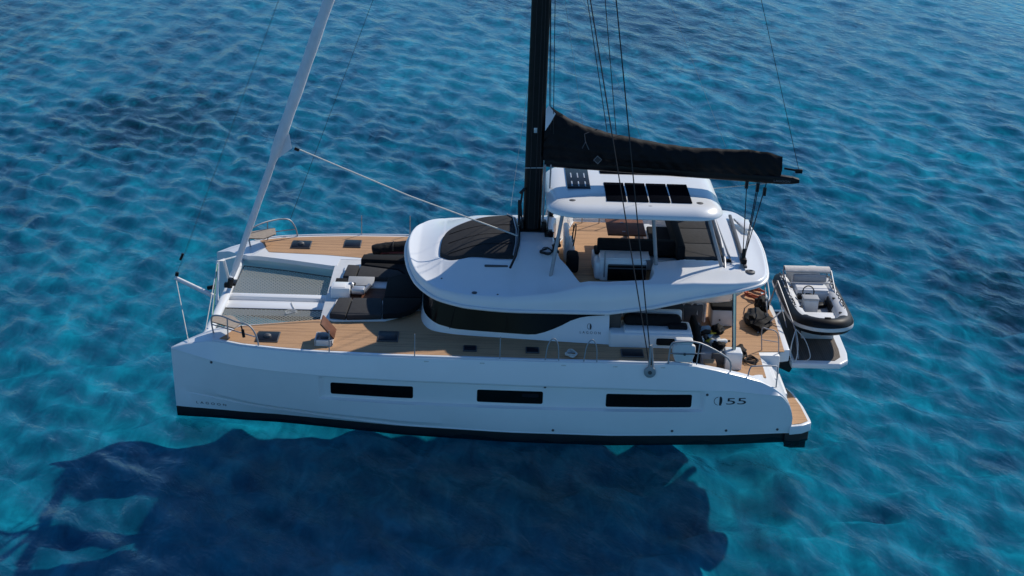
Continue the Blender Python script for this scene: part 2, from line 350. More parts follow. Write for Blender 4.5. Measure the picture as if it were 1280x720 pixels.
CD = [(-8.3, 0.0), (-7.75, 0.02), (-7.0, 0.10), (-5.5, 0.20), (-3, 0.12), (0, 0.04), (7.7, 0.015)]
INU = [(-8.3, 3.53), (-7.9, 3.25), (-7.5, 2.72), (-7.2, 2.45), (-6, 2.15), (-4.7, 1.75), (-4.55, 1.75), (-4.5, 2.3), (6.9, 2.3), (7.7, 2.0)]
INL = [(-8.3, 3.53), (-7.6, 3.35), (-6.5, 3.0), (-4.5, 2.6), (0, 2.45), (6.9, 2.4), (7.7, 2.05)]
BOT = 0.21
def gz(x): return float(interp(x, GZ))
INUN = [(-8.3, 3.53), (-7.9, 3.30), (-7.5, 3.08), (-7.2, 2.95), (-6, 2.65), (-4.7, 2.28), (-4.5, 2.3), (6.9, 2.3), (7.7, 2.0)]
def hull_section(x, s=1):
    g, k, wy = (float(interp(x, t)) for t in (GY, KY, WY)); z_g = gz(x)
    kz = min(float(interp(x, KZ)), z_g-0.05); cz = min(float(interp(x, CZ)), kz-0.1); cd = float(interp(x, CD))
    iu, il = float(interp(x, INU if s > 0 else INUN)), float(interp(x, INL)); il = max(il, iu-0.02) if x < -4.6 else il
    rec = 0.10*float(sstep((x+4.45)/0.16)*sstep((5.40-x)/0.16))
    lin = lambda z: wy + (k-wy)*min(1, max(0, (z/kz)))**0.8
    P = []
    P.append((g-0.05, z_g)); P.append((g-0.012, z_g-0.012)); P.append((g, z_g-0.05)); P.append((k, kz)); P.append((k-0.01, kz-0.03))
    zr1 = min(0.955, kz*0.62); zr0 = min(0.915, kz*0.59)
    P.append((lin(kz-0.1)-rec, kz-0.10)); P.append((lin((kz+zr1)/2)-rec, (kz-0.1+zr1)/2)); P.append((lin(zr1)-rec, zr1)); P.append((lin(zr0), zr0))
    zt_ = min(cz+0.15, zr0-0.04); P.append((lin(zt_), zt_)); P.append((lin(cz)-cd*0.85, cz)); P.append((lin(cz)-cd*0.5, cz-0.02)); P.append((lin(BOT)-cd*0.75, BOT))
    out = P[:]
    if x > 5.05:
        wdt = float(np.interp(x, [5.05, 6.6, 6.9, 7.15, 7.7], [0.22, 0.24, 0.55, 0.80, 0.85])); fz = min(z_g-0.01, 1.63); ti = g-wdt
    else: ti = g-0.2; fz = z_g-0.004
    ti = max(ti, iu); wl = float(interp(x, WY))-cd*0.75
    inner = [(max(iu, min(ti, g-0.06)), z_g), (max(iu, min(ti, g-0.06)), fz), (iu, fz), (iu, fz-0.12), (il, min(1.2, fz-0.3)), (il, BOT)]
    bottom = [(wl, BOT), (wl-0.004, 0.0), (wl-0.06, -0.10), (min(wl-0.06, il+0.1), -0.10), (il+0.0, 0.0), (il, BOT)]
    return out, inner, bottom
HX = np.unique(np.round(np.concatenate([np.linspace(-4.46, -4.28, 7), np.linspace(5.23, 5.41, 7), np.linspace(-8.3, -7.2, 14), np.linspace(-7.2, -4.75, 18), [-4.7, -4.55, -4.5, 5.04, 5.06], np.linspace(-4.4, 5.0, 60), np.linspace(5.1, 7.0, 20), np.linspace(7.05, 7.7, 16)]), 3))
def hull_u(x, z):
    o, _, _ = hull_section(x); zs = [q[1] for q in o][::-1]; us = [q[0] for q in o][::-1]
    return float(np.interp(z, zs, us))
def hull(s):
    top = MB(); bot = MB(); T = []; B = []; I = []
    for x in HX:
        o, i, b = hull_section(x, s)
        xs = lambda z, x=x: x + (0.07*(1-max(0, z)/1.87) if x < -8.0 else 0)*min(1, (-8.0-x)/0.3)
        T.append([(xs(z), s*u, z) for u, z in o]); I.append([(xs(z), s*u, z) for u, z in ([o[0]]+i)]); B.append([(xs(z), s*u, z) for u, z in b])
    top.grid(T, s > 0); top.grid(I, s < 0)
    k = len(T[0])
    top.add(T[-1]+I[-1][::-1], [tuple(range(k+len(I[0])))])       # transom face
    bot.grid(B, s > 0); bot.add(B[-1], [tuple(range(6))]); bot.add(B[0], [tuple(range(6))])
    h = obj('hull', top, 'gel', CAT, sharp=22)
    # swim step behind the transom
    plan = [(7.66, 4.34), (8.0, 4.25), (8.26, 4.06), (8.27, 3.9), (8.22, 3.1), (8.10, 2.3), (7.98, 1.95), (7.66, 1.9)]
    st = MB(); st.prism([(a, s*b_) for a, b_ in plan], 0.21, 0.45, 0.025); obj('boarding_step', st, 'gel', h)
    inn = [(7.74, 4.22), (7.98, 4.15), (8.18, 3.98), (8.14, 3.1), (8.03, 2.35), (7.93, 2.02), (7.74, 2.0)]
    tk = MB(); tk.prism([(a, s*b_) for a, b_ in inn], 0.451, 0.465); obj('step_decking', tk, 'teak', h)
    sb = MB(); sb.prism([(a-0.03 if a > 7.7 else a-0.1, s*(b_*0.985)) for a, b_ in plan], -0.10, 0.209, 0.02); bot.v, bot.f = bot.v, bot.f
    bot.add(sb.v, sb.f)
    obj('antifouling', bot, 'antifoul', h)
    rd = MB(); rd.prism([(7.62, s*3.95), (7.8, s*4.02), (8.18, s*3.98), (8.18, s*3.92), (7.8, s*3.88)], -0.32, -0.09, 0.01); obj('rudder', rd, 'antifoul', h)
    # inner stairs from the cockpit to the step
    stp = MB()
    for a, b_, z0, z1 in ((7.05, 7.36, 1.0, 1.42), (7.36, 7.68, 0.6, 1.0)):
        stp.box(((a+b_)/2, s*2.75, (z0+z1)/2), (b_-a, 1.5, z1-z0), 0.02)
    stp.box((7.35, s*2.75, 0.55), (0.66, 1.5, 0.6))
    obj('stern_steps', stp, 'gel2', h)
    if s < 0:
        # details on the side towards the camera
        def patch(x0, x1, z0, z1, off, r=0.05, nx=24, nz=5):
            G = []
            for x in np.linspace(x0, x1, nx):
                e = max(0, r-min(x-x0, x1-x)); ins = r-math.sqrt(max(0, r*r-e*e)) if e > 0 else 0
                G.append([(x, s*(hull_u(x, z)+off), z) for z in np.linspace(z0+ins, z1-ins, nz)])
            return MB().grid(G)
        for x0, x1, z0, z1 in ((-4.13, -2.03, 1.06, 1.415), (-0.41, 1.26, 1.035, 1.39), (2.86, 5.05, 1.005, 1.375)):
            xs_ = [x0, x0+0.004, x0+0.015, x0+0.03]+list(np.linspace(x0+0.05, x1-0.05, 16))+[x1-0.03, x1-0.015, x1-0.004, x1]
            G = []; G2 = []
            for x in xs_:
                e = max(0, 0.05-min(x-x0, x1-x)); ins = 0.05-math.sqrt(max(0, 0.0025-e*e))
                row = [(x, s*(hull_u(x, z)+0.004), z) for z in np.linspace(z0+ins, z1-ins, 5)]
                G.append([(row[0][0], row[0][1]+0.02, row[0][2])]+row+[(row[-1][0], row[-1][1]+0.02, row[-1][2])])
            wn = obj('hull_window', MB().grid(G), 'glass', h)
            if x0 == -0.41:
                obj('opening_pane', patch(0.72, 1.16, 1.22, 1.32, 0.007), 'hglass', wn)
        def onhull(vs, x0, z0): return [(x0+a, s*(hull_u(x0+a, z0+b_)+0.006), z0+b_) for a, b_, c in vs]
        vs, fs = text_pts('LAGOON', 0.105, 1.75); wd = max(v[0] for v in vs)
        obj('maker_lettering', MB().add(onhull([(a*0.80/wd, b_, 0) for a, b_, c in vs], -7.70, 0.345), fs), 'letter', h, fix=False)
        vs, fs = text_pts('55', 0.30, 0.98); wd = max(v[0] for v in vs)
        obj('model_number', MB().add(onhull([(a*0.54/wd, b_*0.88, 0) for a, b_, c in vs], 5.90, 1.135), fs), 'letter', h, fix=False)
        em = MB()
        ring = [(0.125*math.cos(a), 0.125*math.sin(a)) for a in np.linspace(R(100), R(260), 14)]; rin = [(0.112*math.cos(a), 0.112*math.sin(a)) for a in np.linspace(R(100), R(260), 14)]
        em.add(onhull([(a, b_, 0) for a, b_ in ring]+[(a, b_, 0) for a, b_ in rin], 5.73, 1.24), [(i, i+1, 14+i+1, 14+i) for i in range(13)])
        sail = [(0.0, -0.13), (0.0, 0.125)]+[(0.075*math.cos(a)**0.6 if math.cos(a) > 0 else 0, 0.13*math.sin(a)) for a in np.linspace(R(75), R(-60), 8)]+[(0.07, -0.13)]
        em.add(onhull([(a, b_, 0) for a, b_ in sail], 5.745, 1.24), [tuple(range(len(sail)))])
        obj('emblem', em, 'letter', h, fix=False)
        for x, z in ((5.42, 1.42), (4.6, 0.36), (6.0, 0.36), (7.35, 0.34), (-7.2, 1.68), (1.3, 1.55), (1.55, 0.33)):
            fit = MB(); fit.lathe((x, s*(hull_u(x, z)), z), [(0.035, -0.01), (0.035, 0.012), (0.02, 0.02)], 10, mat=Matrix.Rotation(R(90), 4, 'X')); obj('skin_fitting', fit, 'greyd', h)
        for x in (-1.7, -0.3, 1.75, 3.05, 4.25): lt = MB(); lt.box((x, s*(hull_u(x, 2.15)+0.002), 2.13), (0.12, 0.012, 0.03), 0.005); obj('deck_light', lt, 'ropew', h)
    # teak side deck on top of the hull
    T = MB(); G = []
    xs = np.concatenate([np.linspace(-7.02, -4.3, 22), np.linspace(-4.2, 5.0, 40)])
    for x in xs:
        z = gz(x)+0.004
        yo = float(interp(x, GY))-0.20
        if s < 0: yi = float(np.interp(x, [-7.05, -6.0, -4.75, -4.2, -3.9, -2.0, 5], [2.98, 2.68, 2.31, 2.2, 2.0, 1.5, 1.5]))
        else: yi = float(np.interp(x, [-7.05, -6.7, -5.0, -3.9, -2.4, 5], [3.02, 2.72, 2.62, 2.45, 2.2, 2.2]))
        if x < -6.6: yi = yo-(yo-yi)*float(sstep((x+7.10)/0.5))
        G.append([(x, s*(yi+(yo-yi)*t), z) for t in np.linspace(0, 1, 4)])
    T.grid(G); obj('side_deck', T, 'teak', CAT)
    return h
HN = hull(-1); HF = hull(1)
# toe rail / gunwale capping
for s in (-1, 1):
    t_ = MB(); t_.tube([(x, s*(float(interp(x, GY))-0.07), gz(x)+0.012) for x in np.linspace(-7.2, 5.0, 50)], 0.035, 6, sq=0.6); obj('toe_rail', t_, 'gel', CAT)
# bridge deck and fore deck
b = MB(); b.prism([(-4.62, -2.5), (-4.62, 2.5), (7.6, 2.5), (7.6, -2.5)], 0.95, 1.628, 0.05); obj('bridge_deck', b, 'gel2', CAT)
fd = MB(); fd.prism([(-4.62, -2.42), (-4.62, 2.52), (5.0, 2.6), (5.0, -2.6)], 1.62, 2.208, 0.02); obj('fore_deck', fd, 'nonskid', CAT)
# forward crossbeam, longeron, trampolines
cb = MB(); cb.tube([(-7.50, -3.3, 1.94), (-7.47, -2, 1.94), (-7.45, 0, 1.94), (-7.47, 2, 1.94), (-7.50, 3.3, 1.94)], 0.13, 12, sq=0.8); obj('crossbeam', cb, 'gel', CAT)
lg = MB(); lg.prism([(-7.42, -0.82), (-4.6, -0.80), (-4.6, -0.26), (-7.42, -0.26)], 1.66, 1.90, 0.04); lg.prism([(-7.42, -0.12), (-4.6, -0.16), (-4.6, 0.14), (-7.42, 0.14)], 1.68, 1.96, 0.04)
lg.prism([(-7.4, -0.56), (-4.6, -0.58), (-4.6, -0.12), (-7.4, -0.10)], 1.66, 1.84); obj('longeron', lg, 'gel', CAT)
for q in ([(-7.32, 2.44), (-6.0, 2.13), (-4.72, 1.72), (-4.64, 1.60), (-4.62, 0.17), (-7.36, 0.17)], [(-7.36, -0.82), (-4.62, -0.82), (-4.64, -2.24), (-6.0, -2.62), (-7.2, -2.95), (-7.36, -2.93)]):
    n = MB(); n.add([(x, y, 1.87) for x, y in q], [tuple(range(len(q)))]); tr_ = obj('trampoline', n, 'net', CAT, fix=False)
    e = MB(); e.tube([(x, y, 1.87) for x, y in q], 0.017, 6, closed=True); obj('net_border', e, 'greyd', tr_)
    lc = MB(); y0, y1 = (0.2, 2.4) if q[0][1] > 0 else (-2.9, -0.86)
    for y in np.arange(y0, y1, 0.09): lc.tube([(-7.35, y, 1.87), (-7.44, y+0.03, 2.02)], 0.010, 4)
    obj('lacing', lc, 'ropew', tr_)
# bowsprit with its bridle
bs = MB(); bs.tube([(-7.55, -0.15, 1.83), (-8.85, 0, 2.40)], [0.07, 0.06], 10); BS = obj('bowsprit', bs, 'gel2', CAT)
q = MB(); q.tube([(-8.80, 0, 2.46), (-8.78, 0, 2.56)], 0.05, 8); obj('furling_drum', q, 'blackm', BS)
q = MB(); q.tube([(-7.95, -0.05, 2.14), (-7.72, -0.08, 2.2)], 0.06, 6); obj('bowsprit_block', q, 'blackm', BS)
q = MB(); q.tube([(-7.62, -0.55, 1.85), (-7.62, -0.2, 3.0), (-7.5, 0.05, 2.95), (-7.45, 0.55, 2.1)], 0.045, 8); q.tube([(-7.62, -0.2, 3.0), (-7.52, -1.9, 2.12)], 0.012, 5); q.tube([(-7.5, 0.05, 2.95), (-7.5, 2.6, 2.12)], 0.02, 5); obj('striker', q, 'gel', CAT)
for e0, e1, mt in (((-8.82, 0, 2.35), (-7.85, -3.55, 2.06), 'ropew'), ((-7.62, -0.2, 2.98), (-7.4, -2.6, 2.15), 'ropeg'), ((-7.62, -0.2, 2.98), (-7.52, -2.9, 2.1), 'ropew'),):
    q = MB(); q.tube([e0, e1], 0.012, 5); obj('bridle_line', q, mt, CAT)
q = MB(); q.box((-7.40, 0.02, 2.22), (0.20, 0.16, 0.14), 0.03); q.tube([(-7.36, 0.0, 2.16), (-7.3, 0, 2.42)], 0.085, 10); q.box((-7.25, 0.25, 2.2), (0.1, 0.35, 0.08), 0.02); obj('forestay_tack', q, 'blackm', CAT)

# ------------------------------------------------------------------ coachroof and flybridge moulding
RX = [(-2.45, 0), (-2.43, 0.5), (-2.38, 1.0), (-2.28, 1.55), (-2.10, 2.10), (-1.85, 2.52), (-1.5, 2.85), (-1.0, 3.06), (-0.4, 3.17), (0.6, 3.22), (2.9, 3.22), (4.5, 3.20), (5.5, 3.14), (6.2, 3.03), (6.65, 2.90), (6.90, 2.72), (7.05, 2.42), (7.14, 1.9), (7.2, 1.2), (7.24, 0.6), (7.25, 0)]
RZ = [(-2.45, 3.50), (-2.1, 3.30), (-1.5, 3.14), (-0.8, 3.06), (0.4, 3.01), (2.9, 3.03), (4, 3.20), (5.1, 3.47), (6.2, 3.66), (7, 3.78), (7.25, 3.84)]
SH = [(-2.5, 0.22), (-1, 0.28), (0.4, 0.34), (1.5, 0.45), (2.4, 0.66), (3, 0.66), (4, 0.56), (5.1, 0.38), (6.2, 0.18), (7.3, 0.06)]
ZP = [(-2.5, 3.98), (-1.2, 4.0), (0.4, 4.08), (1.5, 4.08), (2.4, 3.82), (3, 3.80), (4, 3.90), (6, 3.95), (7.3, 3.95)]
LP = [(-2.5, 1.7), (0, 2.3), (1.4, 2.3), (2.4, 1.2), (6, 0.8), (7.3, 0.8)]
def hw(x): return np.interp(x, [a for a, b in RX], [b for a, b in RX])
OUT = smooth_path([(x, y, 0) for x, y in RX], 6); OUT = np.array([[q.x, max(0, q.y)] for q in OUT])
OUTL = np.concatenate([OUT, (OUT*[1, -1])[::-1]])
def dist_out(x, y):
    A = OUTL[:-1]; B = OUTL[1:]; AB = B-A; L2 = (AB**2).sum(1)+1e-12
    P = np.stack([x.ravel(), y.ravel()], -1); best = np.full(len(P), 1e9)
    for a, ab, l in zip(A, AB, L2):
        t = np.clip(((P-a)@ab)/l, 0, 1); d = np.hypot(*(P-(a+t[:, None]*ab)).T); best = np.minimum(best, d)
    return best.reshape(x.shape)
def poly_sd(x, y, poly):
    poly = np.array(poly, float); best = np.full(x.size, 1e9); P = np.stack([x.ravel(), y.ravel()], -1); ins = np.zeros(x.size, bool)
    for i in range(len(poly)):
        a = poly[i-1]; b_ = poly[i]; ab = b_-a; t = np.clip(((P-a)@ab)/(ab@ab), 0, 1); best = np.minimum(best, np.hypot(*(P-(a+t[:, None]*ab)).T))
        c = ((a[1] > P[:, 1]) != (b_[1] > P[:, 1])) & (P[:, 0] < (b_[0]-a[0])*(P[:, 1]-a[1])/(b_[1]-a[1]+1e-12)+a[0]); ins ^= c
    return np.where(ins, -best, best).reshape(x.shape)
WELL = [(2.25, 3.13), (2.1, 2.5), (1.95, 1.8), (1.75, 1.2), (1.64, 0.5), (1.62, -0.5), (1.64, -1.2), (1.74, -1.75), (1.92, -2.05), (2.06, -2.35), (2.22, -2.74), (3.92, -2.74), (4.02, -2.5), (4.05, -1.75), (4.9, -1.55), (4.92, 1.6), (4.4, 2.2), (4.25, 3.13)]
PADW = [(4.9, 2.2), (4.9, -1.52), (6.02, -1.62), (6.1, 2.2)]
FLZ = 3.30
def roof_z(x, y, cut=True):
    d = dist_out(x, y); f = lambda tab: np.interp(x, [a for a, b in tab], [b for a, b in tab])
    zr, sh, zp, lp = f(RZ), f(SH), f(ZP), f(LP); r = np.maximum(sh*0.36, 0.08)
    q = np.clip(d/r, 0, 1); rd = np.sqrt(np.clip(1-(1-q)**2, 0, 1))
    z = zr + sh*rd; z = z + (zp-zr-sh)*sstep(d/lp)*(d > 0)
    z = z + 0.03*(1-(y/3.2)**2)*sstep(d/1.5)
    if cut:
        c = 1-sstep((poly_sd(x, y, WELL)+0.01)/0.09); z = z*(1-c)+FLZ*c
        c = 1-sstep((poly_sd(x, y, PADW)+0.01)/0.09); z = z*(1-c)+(3.72)*c
        # recess of the forward sun pad
        c = 1-sstep((poly_sd(x, y, PADO)+0.0)/0.10); z = z - 0.05*c
    return z
PADO = [tuple(q[:2]) for q in smooth_path([(-1.52, -0.85, 0), (-1.48, 0.20, 0), (-1.27, 0.74, 0), (-0.8, 0.96, 0), (-0.2, 1.05, 0), (0.36, 1.16, 0), (0.46, 1.0, 0), (0.52, -0.4, 0), (0.48, -1.60, 0), (0.38, -1.70, 0), (-0.4, -1.64, 0), (-1.10, -1.52, 0), (-1.42, -1.18, 0)], 5, True)]
def roof():
    xs = np.unique(np.concatenate([-2.45+1.0*np.linspace(0, 1, 34)**2, np.linspace(-1.45, 1.5, 50), np.linspace(1.5, 2.8, 50), np.linspace(2.8, 3.8, 20), np.linspace(3.8, 4.1, 16), np.linspace(4.1, 4.8, 14), np.linspace(4.8, 6.2, 46), 7.25-1.05*np.linspace(0, 1, 30)**2]))
    hx = np.interp(xs, OUT[:, 0], OUT[:, 1])
    t = np.linspace(-1, 1, 211); v = np.sin(t*math.pi/2)*0.55+t*0.45
    X = xs[:, None]+0*v[None, :]; Y = hx[:, None]*v[None, :]
    Z = roof_z(X, Y)
    mb = MB(); mb.grid(np.stack([X, Y, Z], -1))
    d = dist_out(X, Y); zr = np.interp(X, [a for a, b in RZ], [b for a, b in RZ])
    Zs = zr-np.minimum(0.05, d*0.6) - (zr-2.98)*sstep((d-0.15)/0.9)
    k = slice(None, None, 5)
    xi = np.unique(np.concatenate([np.arange(0, len(xs), 4), [len(xs)-1]]))
    S = np.stack([X, Y, np.minimum(Zs, Z-0.0)], -1)[xi][:, ::5]
    mb.grid(S, True)
    return obj('coachroof', mb, 'gel', CAT, sharp=50, fix=False)
ROOF = roof()
def rz_(x, y): return float(roof_z(np.array([[float(x)]]), np.array([[float(y)]]))[0, 0])
def ru(x, y): return float(roof_z(np.array([[float(x)]]), np.array([[float(y)]]), False)[0, 0])
# rub line round the rim
rl = MB(); P = [(x, y, float(np.interp(x, [a for a, b in RZ], [b for a, b in RZ]))+0.01) for x, y in OUT[::2]]
P2 = [(x, -y, z) for x, y, z in P[::-1]]
rl.tube([(x*1.0+(-0.02 if x < -1.5 else 0), y*1.008, z-0.02) for x, y, z in P+P2[1:-1]], 0.05, 8, closed=True, sq=0.9); obj('rim', rl, 'gel2', ROOF)
# flybridge floor
fl = MB(); q = [(x*0.985+0.05, y*0.975) for x, y in WELL]; fl.add([(x, y, FLZ+0.012) for x, y in q], [tuple(range(len(q)))]); obj('flybridge_floor', fl, 'teak', ROOF, fix=False)
# small roof fittings
for x, y, pr in ((-0.55, -2.95, [(0.07, 0), (0.07, 0.035), (0.03, 0.05)]), (0.05, -3.02, [(0.025, 0), (0.025, 0.03)]), (-1.42, -2.3, [(0.025, 0), (0.025, 0.03)]), (6.62, -2.35, [(0.13, 0), (0.13, 0.05), (0.07, 0.07), (0.05, 0.05)])):
    q = MB(); q.lathe((x, y, ru(x, y)-0.02), pr, 14); obj('deck_socket', q, 'greyd', ROOF)
q = MB(); q.tube([(0.34, 1.22, rz_(0.34, 1.22)+0.03), (0.50, 0.7, 4.16), (0.60, -0.3, 4.17), (0.58, -1.2, 4.12), (0.50, -1.9, 4.02), (0.36, -2.45, 3.9)], 0.035, 8); obj('spray_rail', q, 'blackm', ROOF)
q = MB(); q.tube([(0.28, 1.12, 4.14), (0.45, 0.8, 4.17), (0.53, -0.3, 4.18), (0.51, -1.2, 4.13), (0.44, -1.85, 4.03)], 0.02, 6); obj('spray_rail_trim', q, 'steel', ROOF)
q = MB(); q.box((0.0, -1.98, rz_(0.0, -1.98)+0.0), (0.62, 0.09, 0.05), 0.02); obj('roof_handle', q, 'greyd', ROOF)

# ------------------------------------------------------------------ saloon
WB = [(-2.02, 0), (-2.0, 1.2), (-1.96, 2.0), (-1.84, 2.5), (-1.62, 2.82), (-1.2, 2.99), (-0.6, 3.10), (0.45, 3.20), (1.7, 3.33), (2.95, 3.44)]
WT = [(-1.78, 0), (-1.77, 1.2), (-1.72, 1.9), (-1.6, 2.4), (-1.4, 2.68), (-1.0, 2.84), (-0.5, 2.94), (0.5, 3.02), (1.75, 3.08), (2.95, 3.12)]
wb = smooth_path([(x, y, 0) for x, y in WB], 6); wt = smooth_path([(x, y, 0) for x, y in WT], 6)
def wall(i, z, off=0.0):
    n = len(wb); j = abs(i); s = -1 if i <= 0 else 1
    zt = float(np.interp(wt[j].x, [a for a, b in RZ], [b for a, b in RZ]))+0.02
    t = (z-2.2)/(zt-2.2); q = wb[j].lerp(wt[j], t)
    k = min(j+1, n-1); k0 = max(j-1, 0); tg = (wb[k]-wb[k0]).normalized(); nn = Vector((-tg.y, tg.x, 0))
    if nn.y < 0 or (j == 0): nn = Vector((-1, 0, 0)) if j == 0 else -nn
    q = q+nn*off
    return (q.x, s*abs(q.y) if j else 0, z), zt
n = len(wb); G = []
for i in range(-(n-1), n):
    zt = wall(i, 2.3)[1]; G.append([wall(i, z)[0] for z in np.linspace(2.2, zt, 8)])
sa = MB(); sa.grid(G); q = [G[0][0], G[0][-1], G[-1][-1], G[-1][0]]; SAL = obj('saloon', sa, 'gel', CAT)
bk = MB(); bk.box((2.90, 0, 2.35), (0.08, 6.3, 1.3)); obj('aft_bulkhead', bk, 'shade_int', SAL)
G = []
for i in range(-(n-1), n):
    x = wb[abs(i)].x; zt = wall(i, 2.3)[1]
    zl = float(np.interp(x, [-2.1, -1.75, -1.5, -1.1, 1.0, 1.35, 1.7, 2.0, 2.3, 2.85], [2.52, 2.48, 2.42, 2.37, 2.35, 2.46, 2.63, 2.80, 2.88, 2.93]))
    if x > 2.86: zl = zt-0.02
    G.append([wall(i, z, 0.012)[0] for z in np.linspace(zl, zt-0.015, 6)])
gl = MB(); gl.grid(G); obj('saloon_window', gl, 'glass', SAL)
for i in (-30, -41): q = MB(); q.tube([wall(i, z, 0.02)[0] for z in (2.36, 3.02)], 0.008, 5); obj('window_joint', q, 'blackm', SAL)
def onwall(vs, x0, z0):
    out = []
    for a, b_, c in vs:
        x = x0+a; z = z0+b_; j = int(np.argmin([abs(q.x-x) for q in wb[20:]]))+20
        y0 = np.interp(x, [q.x for q in wb[20:]], [q.y for q in wb[20:]]); y1 = np.interp(x, [q.x for q in wt[20:]], [q.y for q in wt[20:]])
        out.append((x, -(y0+(y1-y0)*(z-2.2)/0.85)-0.008, z))
    return out
vs, fs = text_pts('LAGOON', 0.085, 1.7); wd = max(v[0] for v in vs)
obj('cabin_lettering', MB().add(onwall([(a*0.54/wd, b_, 0) for a, b_, c in vs], 2.19, 2.46), fs), 'letter', SAL, fix=False)
em = MB(); a14 = np.linspace(R(90), R(270), 10)
em.add(onwall([(0.06*math.cos(a), 0.075*math.sin(a), 0) for a in a14]+[(0.05*math.cos(a), 0.066*math.sin(a), 0) for a in a14], 2.44, 2.64), [(i, i+1, 11+i, 10+i) for i in range(9)])
em.add(onwall([(0.01, -0.075, 0), (0.01, 0.078, 0), (0.045, 0.05, 0), (0.058, 0, 0), (0.05, -0.05, 0), (0.04, -0.075, 0)], 2.44, 2.64), [tuple(range(6))]); obj('cabin_emblem', em, 'letter', SAL, fix=False)

# ------------------------------------------------------------------ hardtop
def hardtop():
    x0, x1, hy = 1.28, 5.92, 2.08; rings = []
    def ring(ins, z, zfront=0.0):
        r = max(0.75-ins*0.6, 0.12); a0, a1, b0, b1 = x0+ins, x1-ins, -hy+ins, hy-ins; P = []
        for cx_, cy_, s0 in ((a1-r, b1-r, 0), (a0+r, b1-r, 90), (a0+r, b0+r, 180), (a1-r, b0+r, 270)):
            for a in np.linspace(R(s0), R(s0+90), 9): P.append((cx_+r*math.cos(a), cy_+r*math.sin(a), z))
        return P
    for ins, z in ((0.25, 5.17), (0.06, 5.16), (0.0, 5.19), (0.0, 5.24), (0.05, 5.30), (0.14, 5.37), (0.26, 5.425), (0.42, 5.45), (0.8, 5.475), (1.4, 5.49)):
        rings.append(ring(ins, z))
    k = len(rings[0]); mb = MB()
    vs = [q for r_ in rings for q in r_]; fs = []
    for i in range(len(rings)-1):
        for j in range(k): fs.append((i*k+j, i*k+(j+1) % k, (i+1)*k+(j+1) % k, (i+1)*k+j))
    fs += [tuple(range(k))[::-1], tuple((len(rings)-1)*k+j for j in range(k))]
    mb.add(vs, fs); return obj('hardtop', mb, 'gel', CAT, sharp=60)
HT = hardtop()
def htz(y): return 5.455+0.03*max(0, 1-abs(y)/1.5)
for i in range(4):
    xa = 2.80+i*0.572
    q = MB(); q.box((xa+0.31, -0.74, 5.492), (0.532, 1.50, 0.024), 0.006, rx=R(0.8)); q.box((xa+0.48, -0.05, 5.512), (0.06, 0.05, 0.012)); obj('solar_panel', q, 'solar', HT)
q = MB(); q.box((4.0, 1.0, 5.502), (2.4, 0.30, 0.018), 0.006); obj('solar_array', q, 'solar', HT)
q = MB(); q.box((2.16, 0.45, 5.488), (0.62, 1.95, 0.04), 0.016, seg=3); sk = obj('skylight', q, 'hglass', HT)
q = MB()
for x in (1.98, 2.16, 2.34):
    for y in (-0.2, 0.55): q = MB(); q.box((x, y, 5.514), (0.035, 0.42, 0.012), 0.004); obj('skylight_slat', q, 'alu', sk)
for x, y, r_ in ((1.95, -1.45, 0.085), (5.30, -1.40, 0.095)):
    q = MB(); q.lathe((x, y, 5.44), [(r_, -0.02), (r_, 0.02), (r_*0.6, 0.03)], 16); obj('roof_hatch_light', q, 'greyd', HT)
q = MB(); q.lathe((3.97, -1.78, 5.40), [(0.10, -0.03), (0.10, 0.01), (0.03, 0.02)], 16, mat=Matrix.Rotation(R(25), 4, 'X')); obj('round_vent', q, 'grey', HT)
for a, c in (((1.42, -2.35, ru(1.42, -2.35)-0.05), (1.68, -1.9, 5.2)), ((4.2, -2.0, 3.86), (4.05, -1.93, 5.2)), ((5.92, -2.1, 3.9), (5.5, -1.85, 5.2)), ((1.42, 2.35, ru(1.42, 2.35)-0.05), (1.68, 1.9, 5.2)), ((4.2, 2.35, 3.86), (4.05, 1.93, 5.2)), ((5.92, 2.1, 3.9), (5.5, 1.85, 5.2))):
    q = MB(); q.tube([a, c], 0.05, 10); obj('hardtop_post', q, 'steel', HT)

# ------------------------------------------------------------------ flybridge fittings
q = MB(); q.box((3.36, -1.36, 3.60), (1.25, 0.72, 0.64), 0.10, seg=4); q.box((2.72, -1.35, 3.56), (0.22, 0.62, 0.5), 0.09, seg=3); q.box((3.42, -1.34, 3.925), (1.30, 0.60, 0.03), 0.012); CON = obj('wet_bar', q, 'gel2', CAT)
q = MB(); q.box((3.46, -1.735, 3.56), (1.02, 0.03, 0.44), 0.02); obj('fridge_front', q, 'glass', CON)
for z in (3.70, 3.79): q = MB(); q.box((3.46, -1.752, z), (1.0, 0.02, 0.03)); obj('drawer_handle', q, 'greyd', CON)
q = MB(); q.tube([(2.86, -1.78, 3.45), (2.86, -1.76, 4.18)], 0.02, 8); obj('grab_rail', q, 'steel', CON)
q = MB(); q.box((3.58, 0.82, 3.98), (1.06, 1.5, 0.05), 0.02); TB = obj('flybridge_table', q, 'ply', CAT)
q = MB(); q.tube([(3.6, 0.8, 3.31), (3.6, 0.8, 3.96)], 0.07, 10); obj('table_leg', q, 'steel', TB)
for y in (0.3, 1.05): q = MB(); q.box((3.50, y, 4.01), (0.09, 0.05, 0.02)); obj('table_latch', q, 'steel', TB)
q = MB(); q.box((3.75, -0.55, 3.5), (2.3, 0.6, 0.36), 0.04); q.box((4.55, 0.5, 3.5), (0.7, 3.0, 0.36), 0.04); SF = obj('flybridge_settee', q, 'gel2', CAT)
def cushion(name, label, c, d, mat, rz=0, rx=0, ry=0, bev=0.05, cat='cushion', group=None, seams=None):
    q = MB(); q.box(c, d, bev, rz, rx, ry, seg=3)
    return tag(obj(name, q, mat, loc=(c[0], c[1], c[2]-d[2]/2)), label, cat, group)
